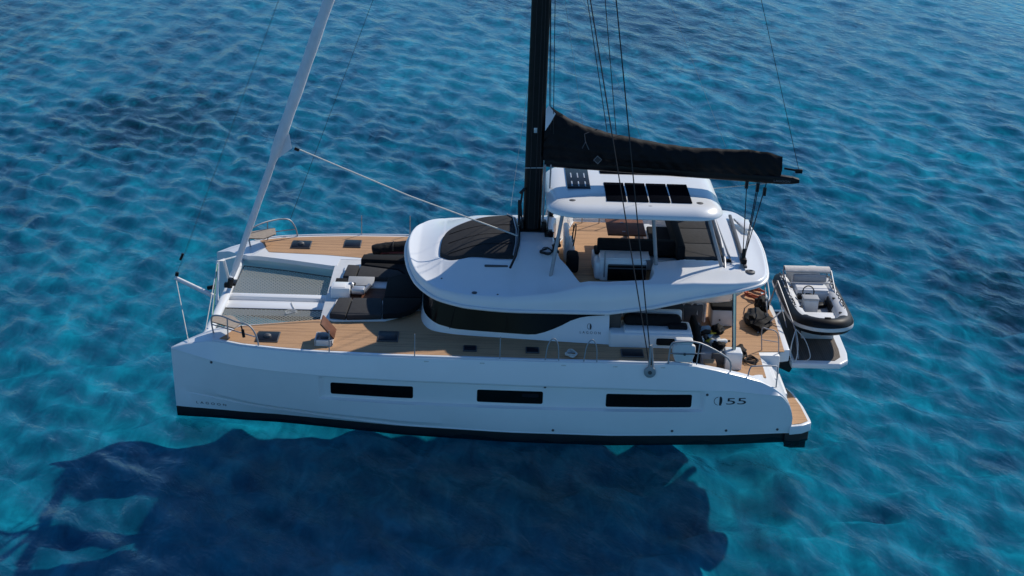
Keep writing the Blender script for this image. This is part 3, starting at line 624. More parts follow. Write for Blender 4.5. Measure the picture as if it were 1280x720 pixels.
cushion('settee_cushion', 'long black backrest cushion behind the white bar unit on the upper deck', (3.78, -0.86, 3.99), (2.15, 0.26, 0.42), 'cushb')
cushion('settee_cushion', 'black seat cushion in front of the brown upper deck table', (3.75, -0.48, 3.74), (2.2, 0.5, 0.12), 'cushb')
cushion('settee_cushion', 'black seat cushion between the brown table and the grey sun pad', (4.53, 0.6, 3.74), (0.6, 1.7, 0.12), 'cushb')
cushion('settee_cushion', 'black backrest standing along the front edge of the grey upper deck sun pad', (4.90, 0.32, 4.02), (0.22, 3.55, 0.46), 'cushb')
for (y, lab) in ((-0.93, 'grey sun pad panel nearest the viewer at the back of the upper deck'), (0.30, 'middle grey sun pad panel at the back of the upper deck'), (1.53, 'grey sun pad panel farthest from the viewer at the back of the upper deck')):
    cushion('sun_pad', lab, (5.53, y, 3.87), (1.04, 1.21, 0.16), 'cush', cat='sun pad', group='sun pad panels on the upper deck', bev=0.03)
q = MB(); q.tube([(6.10, 2.1, 4.1), (6.10, 1.5, 4.16), (6.06, -0.5, 4.16), (6.0, -1.9, 4.08), (5.98, -2.25, 3.9)], 0.035, 8); obj('aft_rail', q, 'steel', ROOF); q = MB(); q.tube([(6.22, 1.9, 3.96), (6.2, -1.9, 4.0)], 0.02, 6); obj('aft_rail', q, 'steel', ROOF)
q = MB(); q.box((6.58, -0.15, 4.01), (0.09, 4.2, 0.07), 0.02, rz=R(-2)); TRK = obj('traveller_track', q, 'greyd', ROOF)
q = MB(); q.box((6.48, -1.95, 4.1), (0.16, 0.3, 0.14), 0.03); q.tube([(6.48, -1.95, 4.1), (6.49, -1.90, 4.4)], 0.05, 8); obj('traveller_car', q, 'blackm', TRK); q = MB(); q.box((6.05, -1.75, 4.0), (0.3, 0.1, 0.1), 0.03); obj('line_clutch', q, 'blackm', TRK)
q = MB(); q.prism([(6.7, 1.6), (7.12, 1.5), (7.1, 0.7), (6.9, 0.7)], 3.98, 4.06, 0.02); obj('stern_locker_lid', q, 'gel', ROOF)
for x in (2.5, 3.0, 3.5):
    q = MB(); q.tube([(x, 2.95, 3.3), (x, 2.95, 4.1)], 0.018, 6); obj('far_rail_post', q, 'steel', ROOF)
q = MB(); q.tube([(2.4, 2.95, 4.1), (3.6, 2.95, 4.1)], 0.014, 6); q.tube([(2.5, 2.95, 3.7), (3.5, 2.95, 3.7)], 0.01, 6); obj('far_guard_rail', q, 'steel', ROOF)
# winches, clutches beside the mast
q = MB()
for x, y, z in ((1.45, -0.55, 4.02), (1.5, 1.2, 4.02), (1.62, -0.95, 3.98), (1.55, -1.45, 3.98)):
    q2 = MB(); q2.lathe((x, y, z), [(0.11, 0), (0.11, 0.05), (0.075, 0.09), (0.08, 0.18), (0.10, 0.21), (0.04, 0.23), (0.04, 0.26)], 14); obj('winch', q2, 'blackm', ROOF)
q = MB()
for i in range(4): q.box((1.40, -0.2-0.115*i, 4.13), (0.22, 0.118, 0.09), 0.012)
obj('rope_clutch', q, 'blackm', ROOF)
# helm seat and wheel near the mast
q = MB(); q.box((2.0, 0.2, 3.5), (0.3, 1.2, 0.4), 0.08, seg=3); q.box((1.92, 0.2, 3.85), (0.14, 1.2, 0.45), 0.06, seg=3); obj('helm_console', q, 'gel2', CAT)
q = MB(); q.tube([(2.12+0.05*math.sin(a), 0.2+0.36*math.cos(a), 3.85+0.36*math.sin(a)) for a in np.linspace(0, 2*math.pi, 24)[:-1]], 0.018, 6, closed=True); q.tube([(2.1, -0.15, 3.85), (2.1, 0.55, 3.85)], 0.012, 5); q.tube([(2.1, 0.2, 3.5), (2.1, 0.2, 4.2)], 0.012, 5); obj('steering_wheel', q, 'blackm', CAT)
q = MB(); q.box((2.05, -1.0, 3.58), (0.32, 0.5, 0.5), 0.08, seg=3); obj('helm_seat', q, 'cushb', CAT)

# ------------------------------------------------------------------ rig
mz = 28.5
q = MB(); k = 20
secs = []
for z in (3.98, 4.05, 12, 22, mz):
    cx_ = 0.95 if z < 9 else 0.95+0.008*(z-9)
    sc_ = 1.0 if z < 20 else 1-0.25*(z-20)/8.5
    secs.append([(cx_+0.25*sc_*math.copysign(abs(math.cos(a))**0.8, math.cos(a)), 0.15*sc_*math.copysign(abs(math.sin(a))**0.8, math.sin(a)), z) for a in np.linspace(0, 2*math.pi, k, endpoint=False)])
vs = [p_ for s_ in secs for p_ in s_]; fs = [(i*k+j, i*k+(j+1) % k, (i+1)*k+(j+1) % k, (i+1)*k+j) for i in range(4) for j in range(k)]; fs.append(tuple(4*k+j for j in range(k)))
q.add(vs, fs); MAST = obj('mast', q, 'blackm', CAT)
q = MB(); q.box((0.97, 0, 4.08), (0.8, 0.5, 0.14), 0.04); q.box((0.66, -0.05, 4.25), (0.12, 0.3, 0.25), 0.03); q.box((1.28, -0.1, 4.25), (0.15, 0.35, 0.3), 0.05); obj('mast_step', q, 'blackm', MAST)
for z, L in ((11.8, 1.9), (19.5, 1.5)):
    for s in (-1, 1):
        q = MB(); q.tube([(1.0, s*0.1, z), (1.45, s*L, z+0.15)], [0.07, 0.04], 8, sq=0.5); obj('spreader', q, 'blackm', MAST)
q = MB(); q.tube([(0.70, -0.2, 4.2), (0.62, -0.24, 4.9), (0.66, -0.2, 5.25)], 0.03, 6); q.tube([(0.6, -0.18, 4.3), (0.58, -0.22, 5.0)], 0.045, 6); q.tube([(0.6, -0.2, 5.2), (0.72, -0.1, 5.3)], 0.04, 6); obj('rope_coil', q, 'rope', MAST)
q = MB(); q.tube([(1.24, -0.12, 4.1), (1.24, -0.12, 6.0)], 0.035, 6); obj('vang', q, 'steel', MAST); q = MB(); q.tube([(1.38, -0.16, 4.1), (1.40, -0.1, 6.0)], 0.025, 6); obj('vang', q, 'steel', MAST)
q = MB(); q.box((0.95, -0.155, 6.95), (0.09, 0.01, 0.14), 0.01); q.tube([(0.69, -0.16, 5.9), (1.2, -0.16, 5.92)], 0.015, 5); obj('mast_plate', q, 'alu', MAST)
for dx, y in ((0.06, -0.165), (0.16, -0.15), (-0.1, -0.165)): q = MB(); q.tube([(0.95+dx, y, 4.2), (0.95+dx*0.8, y, 12)], 0.012, 5); obj('halyard', q, 'rope', MAST)
# boom
q = MB(); bmz = lambda x: 6.05-0.048*(x-1.2)
G = []
for x in (1.22, 3, 5, 7.6, 7.95, 8.12):
    h_ = 0.13 if x < 7.9 else (0.10 if x < 8 else 0.06); zc = bmz(x)
    G.append([(x, 0.11*math.copysign(abs(math.cos(a))**0.6, math.cos(a)), zc+h_*math.copysign(abs(math.sin(a))**0.6, math.sin(a))) for a in np.linspace(0, 2*math.pi, 17)])
q.grid(G); q.add(G[-1][:-1], [tuple(range(16))]); q.add(G[0][:-1], [tuple(range(16))]); BOOM = obj('boom', q, 'blackm', CAT)
vs, fs = text_pts('LAGOON', 0.10, 1.1); obj('boom_lettering', MB().add([(7.42+a, -0.116, bmz(7.42+a)-0.05+b_*0.9) for a, b_, c in vs], fs), 'letterl', BOOM, fix=False)
q = MB(); q.box((8.1, 0, 5.98), (0.2, 0.06, 0.12), 0.02); q.tube([(8.05, 0, 6.0), (7.7, 0, 6.05)], 0.03, 6); obj('boom_end_block', q, 'blackm', BOOM)
# sail bag stacked on the boom
TOPB = [(1.18, 7.30), (1.24, 7.52), (1.32, 7.60), (1.5, 7.48), (1.8, 7.30), (2.2, 7.12), (2.9, 6.88), (3.6, 6.76), (4.6, 6.64), (5.3, 6.57), (6.0, 6.52), (6.7, 6.53), (7.2, 6.50), (7.62, 6.40)]
G = []
for i, x in enumerate(np.concatenate([[1.18], np.linspace(1.22, 7.62, 120)])):
    zt = float(np.interp(x, [a for a, b in TOPB], [b for a, b in TOPB])); zb = bmz(x)+0.06; h_ = zt-zb
    wd = float(np.interp(x, [1.2, 1.5, 3, 6, 7.62], [0.20, 0.26, 0.30, 0.22, 0.12])); row = []
    for a in np.linspace(-1, 1, 33):
        t = 1-abs(a); s = -1 if a < 0 else 1
        prof = (0.50+0.5*min(1, t/0.35))*(1-t**3.0)**0.6 if t < 1 else 0
        wr = 0.036*math.sin(9*x+7*t+s)*t + 0.028*math.sin(17*x-11*t*s+1.3*s) + 0.05*math.sin(31*t-3.1*x*(1+0.3*s))*math.exp(-(x-1.2)/2.5)
        row.append((x, s*(wd*prof+wr*(1-t)*1.0+0.9*wr*t*(1-t)), zb+h_*t+0.006*math.sin(8.0*x+2*math.sin(1.7*x))*t*t+0.022*math.sin(2.1*x+1)*t*t+0.004*math.sin(17*x+3*math.sin(2.3*x))*t*t))
    G.append(row)
q = MB(); q.grid(G); q.add(G[-1], [tuple(range(33))]); q.add(G[0], [tuple(range(33))]); BAG = obj('sail_bag', q, 'canvas', BOOM, sharp=70)
q = MB(); q.add([(1.20, -0.2, 7.55), (1.27, -0.2, 7.66), (1.46, -0.26, 7.45), (1.34, -0.30, 7.22), (1.20, -0.28, 6.98)], [(0, 1, 2, 3, 4)]); obj('sail_luff', q, 'sailw', BAG, fix=False)
em = MB(); c0 = (2.63, -0.345, 6.24)
sq_ = lambda r_, y: [(c0[0]+r_*math.cos(a), y, c0[2]+r_*math.sin(a)) for a in (R(5), R(95), R(185), R(275))]
em.add(sq_(0.12, -0.345), [(0, 1, 2, 3)]); EM = obj('bag_emblem', em, 'letterl', BAG, fix=False)
em = MB(); em.add(sq_(0.095, -0.349), [(0, 1, 2, 3)]); em2 = obj('emblem_field', em, 'letter', EM, fix=False)
q = MB(); q.tube([(2.25, -0.20, 6.9), (2.28, -0.32, 6.72), (2.2, -0.36, 6.55)], 0.012, 5); q.tube([(2.28, -0.32, 6.72), (2.38, -0.36, 6.52)], 0.012, 5); q.tube([(2.6, 0, 7.0), (2.25, -0.2, 6.9)], 0.01, 5); obj('bag_tie', q, 'greyd', BAG)
# standing and running rigging
def line(name, pts, r_, mat='rope', n=5, parent=CAT):
    q = MB(); q.tube(pts, r_, n); return obj(name, q, mat, parent)
line('shroud', [(3.9, -4.62, 2.2), (1.02, -0.12, 16.2)], 0.016); line('shroud', [(3.95, -4.62, 2.2), (1.45, -1.5, 19.6), (1.1, -0.1, 27)], 0.016)
line('shroud', [(3.9, 4.62, 2.2), (1.02, 0.12, 16.2)], 0.012); line('shroud', [(3.95, 4.62, 2.2), (1.45, 1.5, 19.6), (1.1, 0.1, 27)], 0.012)
for s in (-1, 1):
    q = MB(); q.lathe((3.92, s*4.66, 2.03), [(0.15, -0.02), (0.15, 0.02), (0.11, 0.03)], 18, mat=Matrix.Rotation(R(90), 4, 'X')); q.tube([(3.9, s*4.66, 2.05), (3.9, s*4.63, 2.75)], 0.03, 8); q.tube([(4.0, s*4.66, 2.05), (3.93, s*4.58, 2.75)], 0.025, 8); CP = obj('chainplate', q, 'steel', CAT)
    q = MB(); q.lathe((3.92, s*4.69, 2.03), [(0.05, -0.02), (0.05, 0.02)], 12, mat=Matrix.Rotation(R(90), 4, 'X')); obj('chainplate_hub', q, 'greyd', CP)
line('backstay_line', [(8.1, 0, 6.0), (1.15, 0, mz-0.2)], 0.008)
for x0, z0, x1, z1, y in ((1.35, 6.9, 1.12, 13, -0.2), (1.42, 6.9, 1.25, 13, -0.25), (1.30, 7.4, 1.1, 14, -0.05)): line('lazy_jack', [(x0, y, z0), (x1, y, z1)], 0.010)
for x0 in (2.3, 3.9): line('lazy_jack', [(x0, 0.25, bmz(x0)+0.6), (1.3, 0.9, 12.0)], 0.005, 'grey')
line('lazy_jack', [(6.1, 0.2, 6.55), (1.3, 1.0, 17)], 0.005, 'grey')
line('flag_halyard', [(0.4, 2.4, 3.95), (1.2, 1.6, 12.0)], 0.005, 'grey')
# genoa furled on the forestay
fsx = lambda z: -7.33+0.3531*(z-2.3)
P = []; Rr = []
for z in np.linspace(2.5, 25.5, 70):
    P.append((fsx(z), 0, z)); Rr.append(float(np.interp(z, [2.5, 2.8, 5.9, 6.1, 6.5, 8, 14, 25], [0.06, 0.085, 0.10, 0.15, 0.145, 0.15, 0.13, 0.07]))*(1+0.04*math.sin(z*5)))
q = MB(); q.tube(P, Rr, 12); GEN = obj('furled_genoa', q, 'sailw', CAT)
q = MB(); q.add([(fsx(6.75), 0.02, 6.75), (fsx(6.75)+0.14, 0.0, 6.6), (fsx(6.2)+0.40, -0.02, 6.22), (fsx(5.95)+0.1, 0, 5.92)], [(0, 1, 2, 3)]); q.add([(fsx(6.75), -0.03, 6.75), (fsx(6.75)+0.14, -0.03, 6.6), (fsx(6.2)+0.40, -0.05, 6.22), (fsx(5.95)+0.1, -0.03, 5.92)], [(3, 2, 1, 0)]); obj('genoa_clew', q, 'sailw', GEN, fix=False)
q = MB(); q.tube([(-5.48, -0.02, 6.22), (-5.36, -0.02, 6.17)], 0.045, 6); obj('clew_shackle', q, 'blackm', GEN)
line('genoa_sheet', [(-5.4, 0, 6.2), (-2.4, -0.1, 5.0), (0.56, -0.75, 4.17)], 0.022, 'ropew')
line('forestay', [(-7.33, 0, 2.2), (0.9, 0, 25.6)], 0.012)
line('code_stay', [(-8.80, 0, 2.5), (0.85, 0, 27.5)], 0.004, 'greyd'); line('code_stay', [(-8.70, 0.1, 2.7), (0.85, 0.1, 27.5)], 0.003, 'greyd')
q = MB(); q.tube([(-8.68, 0, 2.93), (-8.6, 0, 3.12)], 0.035, 8); obj('stay_swivel', q, 'blackm', CAT)
line('flag_halyard', [(-6.14, 3.9, 2.84), (0.9, 0.3, 21.8)], 0.006)
# mainsheet from the boom to the traveller
for x0, x1, y1 in ((6.72, 6.46, -1.95), (7.02, 6.5, -1.9), (7.06, 6.52, -1.95), (7.25, 6.52, -1.9)): line('mainsheet', [(x0, 0, bmz(x0)-0.15), (x1, y1, 4.2)], 0.014)
for x0, dz in ((6.72, 0.18), (7.02, 0.25), (7.22, 0.35)): q = MB(); q.tube([(x0, -0.05, bmz(x0)-dz+0.1), (x0-0.02, -0.12, bmz(x0)-dz-0.12)], 0.05, 8); obj('mainsheet_block', q, 'blackm', CAT)
line('preventer_line', [(7.35, 0, bmz(7.3)-0.13), (5.9, 0.4, 5.3)], 0.012, 'ropew')

# ------------------------------------------------------------------ pulpits, stanchions, gates
for s in (-1, 1):
    q = MB(); up_ = smooth_path([(-7.25, s*3.25, 2.15), (-7.28, s*3.3, 2.62), (-7.0, s*3.55, 2.78), (-6.55, s*3.95, 2.80), (-6.2, s*4.08, 2.76), (-6.02, s*4.12, 2.5), (-5.96, s*4.14, 2.22)], 5)
    q.tube(up_, 0.022, 8); q.tube([(-7.27, s*3.28, 2.42), (-6.9, s*3.62, 2.48), (-6.03, s*4.1, 2.46)], 0.016, 6); q.tube([(-6.8, s*3.72, 2.2), (-6.8, s*3.74, 2.79)], 0.018, 6); q.tube([(-7.25, s*3.3, 2.15), (-7.0, s*3.85, 2.15), (-6.3, s*4.05, 2.22)], 0.016, 6); PU = obj('pulpit', q, 'steel', CAT)
    q = MB(); q.add([(-7.30, s*2.95, 2.55), (-7.24, s*3.45, 2.58), (-6.6, s*3.85, 2.58), (-6.5, s*3.4, 2.55), (-6.8, s*2.95, 2.55)], [(0, 1, 2, 3, 4)]); q.add([(-7.30, s*2.95, 2.52), (-7.24, s*3.45, 2.55), (-6.6, s*3.85, 2.55), (-6.5, s*3.4, 2.52), (-6.8, s*2.95, 2.52)], [(4, 3, 2, 1, 0)]); obj('pulpit_seat', q, 'seat', PU, fix=False)
q = MB(); q.tube([(-6.35, -4.0, 2.40), (-6.38, -3.98, 2.6)], 0.04, 8); q.tube([(-6.39, -3.98, 2.6), (-6.42, -3.96, 2.7)], 0.02, 6); obj('navigation_light', q, 'blackm', CAT)
def stanchion(x, s, y=None):
    y = y or float(interp(x, GY))-0.06
    q = MB(); q.tube([(x, s*y, gz(x)), (x, s*y, gz(x)+0.62)], 0.015, 6); obj('stanchion', q, 'steel', CAT)
for x in (-4.15, -2.0, 0.14): stanchion(x, -1)
for x in (-4.06, -2.6): stanchion(x, 1)
for x0, x1 in ((1.28, 1.62), (2.25, 2.58)):
    q = MB(); q.tube(smooth_path([(x0, -4.56, 2.22), (x0+0.05, -4.56, 2.62), (x0+0.14, -4.55, 2.8), (x1-0.1, -4.55, 2.8), (x1-0.02, -4.56, 2.6), (x1, -4.56, 2.22)], 4), 0.016, 6); obj('boarding_gate', q, 'steel', CAT)
q = MB(); q.tube(smooth_path([(4.38, -4.54, 2.22), (4.42, -4.52, 2.72), (4.6, -4.5, 2.8), (5.15, -4.48, 2.78), (5.9, -4.42, 2.35), (5.98, -4.4, 1.98)], 4), 0.022, 8); q.tube([(4.42, -4.52, 2.5), (5.3, -4.48, 2.5)], 0.014, 6); q.tube([(5.15, -4.48, 2.78), (5.1, -4.5, 2.2)], 0.016, 6); obj('stern_rail', q, 'steel', CAT)
q = MB(); q.tube(smooth_path([(6.45, -4.36, 1.85), (6.5, -4.3, 2.05), (6.6, -4.28, 2.1), (7.15, -4.2, 2.08), (7.22, -4.2, 1.95), (7.22, -4.22, 1.5)], 4), 0.018, 8); obj('stern_rail', q, 'steel', CAT)
q = MB(); q.tube(smooth_path([(6.4, 4.36, 1.85), (6.45, 4.3, 2.45), (6.8, 4.28, 2.5), (7.4, 4.2, 2.4), (7.42, 4.22, 1.4)], 4), 0.018, 8); obj('stern_rail', q, 'steel', CAT)

# ------------------------------------------------------------------ hatches
def hatch(x0, x1, y0, y1, bubble=False):
    q = MB(); z = gz((x0+x1)/2)+0.008
    q.box(((x0+x1)/2, (y0+y1)/2, z+0.015), (x1-x0+0.05, y1-y0+0.05, 0.03), 0.01); h = obj('deck_hatch', q, 'greyd', CAT)
    q = MB(); q.box(((x0+x1)/2, (y0+y1)/2, z+0.036), (x1-x0, y1-y0, 0.016), 0.006); g = obj('hatch_glass', q, 'hglass', h)
    if bubble:
        q = MB(); q.lathe(((x0+x1)/2, (y0+y1)/2-0.05, z+0.04), [(0.10, 0), (0.09, 0.05), (0.05, 0.08)], 12); obj('hatch_vent', q, 'greyd', h)
hatch(-6.07, -5.54, -3.85, -3.27, True); hatch(-2.98, -2.5, -3.63, -3.05); hatch(-0.77, -0.47, -4.12, -3.82); hatch(0.82, 1.12, -4.12, -3.82); hatch(3.25, 3.78, -4.2, -3.78)
hatch(-6.02, -5.49, 3.08, 3.66, True); hatch(-4.48, -4.02, 3.28, 3.84)
# open deck locker with its lid up
q = MB()
for c, d in (((-4.55, -3.75, 2.30), (0.03, 0.55, 0.16)), ((-4.13, -3.75, 2.30), (0.03, 0.55, 0.16)), ((-4.34, -3.49, 2.30), (0.42, 0.03, 0.16)), ((-4.34, -4.01, 2.30), (0.42, 0.03, 0.16)), ((-4.34, -3.75, 2.235), (0.42, 0.52, 0.02))): q.box(c, d)
LK = obj('deck_locker', q, 'hypw', CAT)
q = MB(); q.box((-4.25, -3.62, 2.58), (0.52, 0.62, 0.04), 0.01, ry=R(50)); obj('locker_lid', q, 'ply', LK)
q = MB(); q.tube([(-4.1, -4.0, 2.24), (-4.2, -3.95, 2.55)], 0.01, 5); q.box((-4.34, -3.72, 2.33), (0.2, 0.12, 0.03), 0.01); obj('locker_stay', q, 'greyd', LK)

# ------------------------------------------------------------------ fore cockpit lounge
q = MB(); q.prism([(-4.30, 1.65), (-4.30, 0.02), (-3.0, 0.02), (-3.0, -0.95), (-4.30, -0.95), (-4.42, -2.3), (-4.25, -2.42), (-2.9, -2.3), (-2.4, -1.95), (-2.15, -1.3), (-2.05, 0), (-2.05, 2.0), (-3.3, 2.0)], 2.20, 2.27, 0.015); LNG = obj('lounge_base', q, 'gel2', CAT)
q = MB(); q.box((-3.45, -0.45, 2.225), (1.15, 0.98, 0.02), 0.004); obj('lounge_floor', q, 'ply', LNG)
q = MB(); q.box((-4.22, -0.48, 2.36), (0.52, 0.52, 0.30), 0.03); WL = obj('windlass_locker', q, 'gel', LNG)
q = MB(); q.box((-4.26, -0.52, 2.515), (0.34, 0.34, 0.012), 0.005); obj('locker_lid', q, 'gel2', WL)
q = MB(); q.lathe((-3.95, -0.38, 2.26), [(0.1, 0), (0.1, 0.1), (0.06, 0.14), (0.08, 0.26), (0.04, 0.3)], 12); q.box((-3.75, -0.5, 2.38), (0.36, 0.30, 0.16), 0.04); q.tube([(-3.6, -0.4, 2.3), (-3.45, -0.2, 2.42)], 0.06, 8); obj('windlass', q, 'alu', LNG)
q = MB(); q.box((-3.72, 0.10, 2.40), (0.72, 0.5, 0.05), 0.015, rx=R(8)); obj('step_panel', q, 'grey', LNG)
q = MB(); q.box((-4.14, 0.08, 2.36), (0.58, 0.46, 0.10), 0.02); obj('well_cover', q, 'cushb', LNG)
def padpoly(label, poly, z0, z1, mat='cush', bev=0.035):  # pads under the coachroof shadow take the black fabric, shade put into colour
    q = MB(); q.prism(poly, z0, z1, bev, 3); c = np.mean(np.array(poly), 0)
    return tag(obj('lounge_cushion', q, mat, loc=(c[0], c[1], z0)), label, 'cushion', 'dark cushions of the foredeck lounge')
padpoly('small dark foredeck cushion at the far front corner of the lounge, beside the far trampoline', [(-4.26, 0.45), (-4.20, 1.36), (-3.86, 1.34), (-3.90, 0.44)], 2.275, 2.42)
padpoly('long grey foredeck cushion with a pointed end, on the far side of the lounge', [(-3.88, 0.44), (-3.84, 1.34), (-2.75, 1.05), (-2.55, 0.75), (-2.95, 0.44)], 2.275, 2.41)
padpoly('narrow dark backrest pad along the far edge of the foredeck lounge', [(-3.85, 1.55), (-3.80, 1.98), (-2.15, 1.98), (-2.15, 1.5)], 2.275, 2.52, 'cushb')
padpoly('square dark foredeck cushion nearest the open deck locker', [(-4.36, -2.34), (-4.22, -1.18), (-3.86, -1.15), (-3.92, -2.42)], 2.275, 2.43)
padpoly('dark foredeck cushion on the near side of the lounge, half in the coachroof shadow', [(-3.90, -2.42), (-3.84, -1.15), (-3.05, -1.12), (-2.98, -2.30)], 2.275, 2.42)
padpoly('rounded corner cushion of the foredeck lounge, coloured black as shade, by the saloon window', [(-2.96, -2.30), (-3.03, -1.1), (-1.98, -1.07), (-2.02, -1.5), (-2.2, -1.9), (-2.5, -2.2)], 2.275, 2.43, 'cushb')
padpoly('wide added pad, black to stand for shade, at the back of the foredeck lounge', [(-3.0, -1.06), (-3.0, 0.40), (-2.52, 0.74), (-2.72, 1.07), (-3.75, 1.37), (-3.72, 1.52), (-2.0, 1.52), (-1.98, -1.02)], 2.275, 2.43, 'cushb')  # added black pad deepens the shade around the grey cushions
# cushion on the coachroof
q = MB(); pts = np.array(PADO); c = pts.mean(0); rings = []
for sc_, dz in ((1.0, 0.0), (0.995, 0.05), (0.98, 0.075), (0.95, 0.085), (0.75, 0.09), (0.5, 0.095), (0.25, 0.097)):
    p_ = c+(pts-c)*sc_; zz = roof_z(p_[:, :1], p_[:, 1:], False)[:, 0]-0.05; rings.append(np.column_stack([p_, zz+dz]))
k = len(pts); vs = np.concatenate(rings+[np.array([[c[0], c[1], ru(*c)-0.05+0.098]])]); fs = [(i*k+j, i*k+(j+1) % k, (i+1)*k+(j+1) % k, (i+1)*k+j) for i in range(6) for j in range(k)]+[(6*k+j, 6*k+(j+1) % k, 7*k) for j in range(k)]
q.add(vs, fs); SP = tag(obj('sun_pad', q, 'pad', loc=(c[0], c[1], 3.95)), 'large rounded charcoal sun pad on the white coachroof in front of the mast', 'sun pad')
for y in (-1.2, -0.5, 0.2): q = MB(); q.tube([(x, y+0.02*x, ru(x, y+0.02*x)+0.048) for x in np.linspace(-1.3, 0.42, 14)], 0.008, 5); obj('seam', q, 'cushb', SP)

# ------------------------------------------------------------------ aft cockpit
q = MB(); q.prism([(2.95, -3.9), (2.95, 3.9), (7.0, 3.9), (7.05, 2.3), (7.75, 2.25), (7.85, 0), (7.75, -2.25), (7.05, -2.3), (7.0, -3.95)], 1.629, 1.645); obj('cockpit_sole', q, 'teak', CAT)
q = MB(); q.prism([(7.66, -2.1), (7.66, 2.2), (7.94, 2.1), (8.0, 0), (7.94, -2.0)], 1.25, 1.60, 0.03); obj('transom_beam', q, 'gel', CAT)
q = MB(); q.box((6.2, -3.32, 1.87), (0.44, 0.42, 0.5), 0.04, seg=3); PD = obj('post_pedestal', q, 'gel', CAT)
q = MB(); q.tube([(6.22, -3.28, 2.1), (6.15, -2.95, 3.66)], 0.055, 12); obj('roof_post', q, 'polish', PD)
q = MB(); q.box((6.2, 3.32, 1.87), (0.44, 0.42, 0.5), 0.04, seg=3); PD2 = obj('post_pedestal', q, 'gel', CAT)
q = MB(); q.tube([(6.22, 3.28, 2.1), (6.15, 2.95, 3.66)], 0.055, 12); obj('roof_post', q, 'polish', PD2)
# near settee: white moulding with black cushions
q = MB(); q.box((4.02, -3.1, 2.12), (2.15, 0.95, 0.96), 0.06, seg=3); q.box((4.12, -2.66, 2.70), (1.52, 0.16, 0.46), 0.06, seg=3); q.box((4.2, -3.25, 2.6), (1.75, 0.5, 0.12), 0.05, seg=3); ST = obj('cockpit_settee', q, 'gel2', CAT)
q = MB(); q.box((3.10, -2.95, 2.60), (0.30, 0.5, 0.84), 0.02); obj('settee_end_panel', q, 'shade_int', ST)
cushion('settee_cushion', 'large black cushion rolled along the white settee below the upper deck overhang', (4.08, -3.02, 2.78), (1.5, 0.34, 0.30), 'cushb', bev=0.13)
cushion('settee_cushion', 'small flat black cushion at the stern end of the white side settee', (4.72, -3.22, 2.70), (0.5, 0.3, 0.12), 'cushb', bev=0.05)
cushion('settee_cushion', 'long low black cushion between the white settee and the side deck', (4.55, -3.56, 2.40), (0.80, 0.12, 0.20), 'cushb', bev=0.055)
q = MB(); q.box((5.28, -2.5, 2.02), (0.14, 1.75, 0.74), 0.04, rx=0, ry=R(8)); obj('bench_backrest', q, 'cushb', CAT)
q = MB(); q.box((5.68, -2.45, 1.83), (0.66, 1.7, 0.38), 0.05, seg=3); BN = obj('stern_bench', q, 'grey', CAT)
q = MB(); q.box((5.9, -3.25, 1.85), (0.5, 0.2, 0.32), 0.02); obj('bench_locker', q, 'greyd', BN)
q = MB(); q.box((5.52, -3.95, 1.86), (0.3, 0.28, 0.42), 0.02); obj('side_step', q, 'teak', CAT)
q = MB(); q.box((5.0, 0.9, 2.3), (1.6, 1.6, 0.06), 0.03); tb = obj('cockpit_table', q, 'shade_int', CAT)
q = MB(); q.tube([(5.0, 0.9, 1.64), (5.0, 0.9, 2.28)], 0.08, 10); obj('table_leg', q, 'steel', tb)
# pouf
PF = thing('pouf', 'pale grey cube pouf with a black padded top on the stern deck', 'pouf', (6.28, -0.28, 1.645))
q = MB(); q.box((6.28, -0.28, 1.90), (0.62, 0.75, 0.50), 0.05, seg=3); obj('base', q, 'hypw', PF)
q = MB(); q.box((6.28, -0.28, 2.19), (0.66, 0.79, 0.13), 0.05, seg=3); obj('padded_top', q, 'cushb', PF)
q = MB(); q.lathe((6.2, -0.665, 1.85), [(0.025, -0.01), (0.025, 0.01)], 8, mat=Matrix.Rotation(R(90), 4, 'X')); obj('drain_plug', q, 'greyd', PF)
G = []
for i, u in enumerate(np.linspace(0, 1, 14)):
    G.append([(6.12+0.34*u+0.03*math.sin(9*v), -0.35+0.42*v+0.04*math.sin(8*u), 2.265+0.02*math.sin(13*u+5*v)+0.015*math.cos(11*v)) for v in np.linspace(0, 1, 10)])
q = MB(); q.grid(G); tag(obj('folded_shirt', q, 'grey', loc=(6.28, -0.2, 2.25)), 'crumpled grey shirt lying on the black top of the pouf', 'shirt')
# sofa back with towel
q = MB(); q.box((5.1, -0.75, 2.05), (1.1, 0.8, 0.85), 0.06, seg=3); obj('aft_sofa', q, 'greyd', CAT)
G = []
for u in np.linspace(0, 1, 24):
    row = []
    for v in np.linspace(0, 1, 16):
        x = 5.02+0.72*u; f = 0.02*math.sin(22*u+3*v)+0.015*math.sin(37*u)
        if v < 0.5: row.append((x, -0.6-0.9*v, 2.53+f*0.4))
        else: row.append((x+0.03*(v-0.5)*math.sin(12*u), -1.07-0.05*v+f*1.4, 2.52-(v-0.5)*1.05*(0.8+0.25*math.sin(7*u+1))))
    G.append(row)
q = MB(); q.grid(G); tag(obj('towel', q, 'towel', loc=(5.35, -1.05, 2.1), fix=False), 'beige towel draped over the dark sofa back under the upper deck overhang', 'towel')
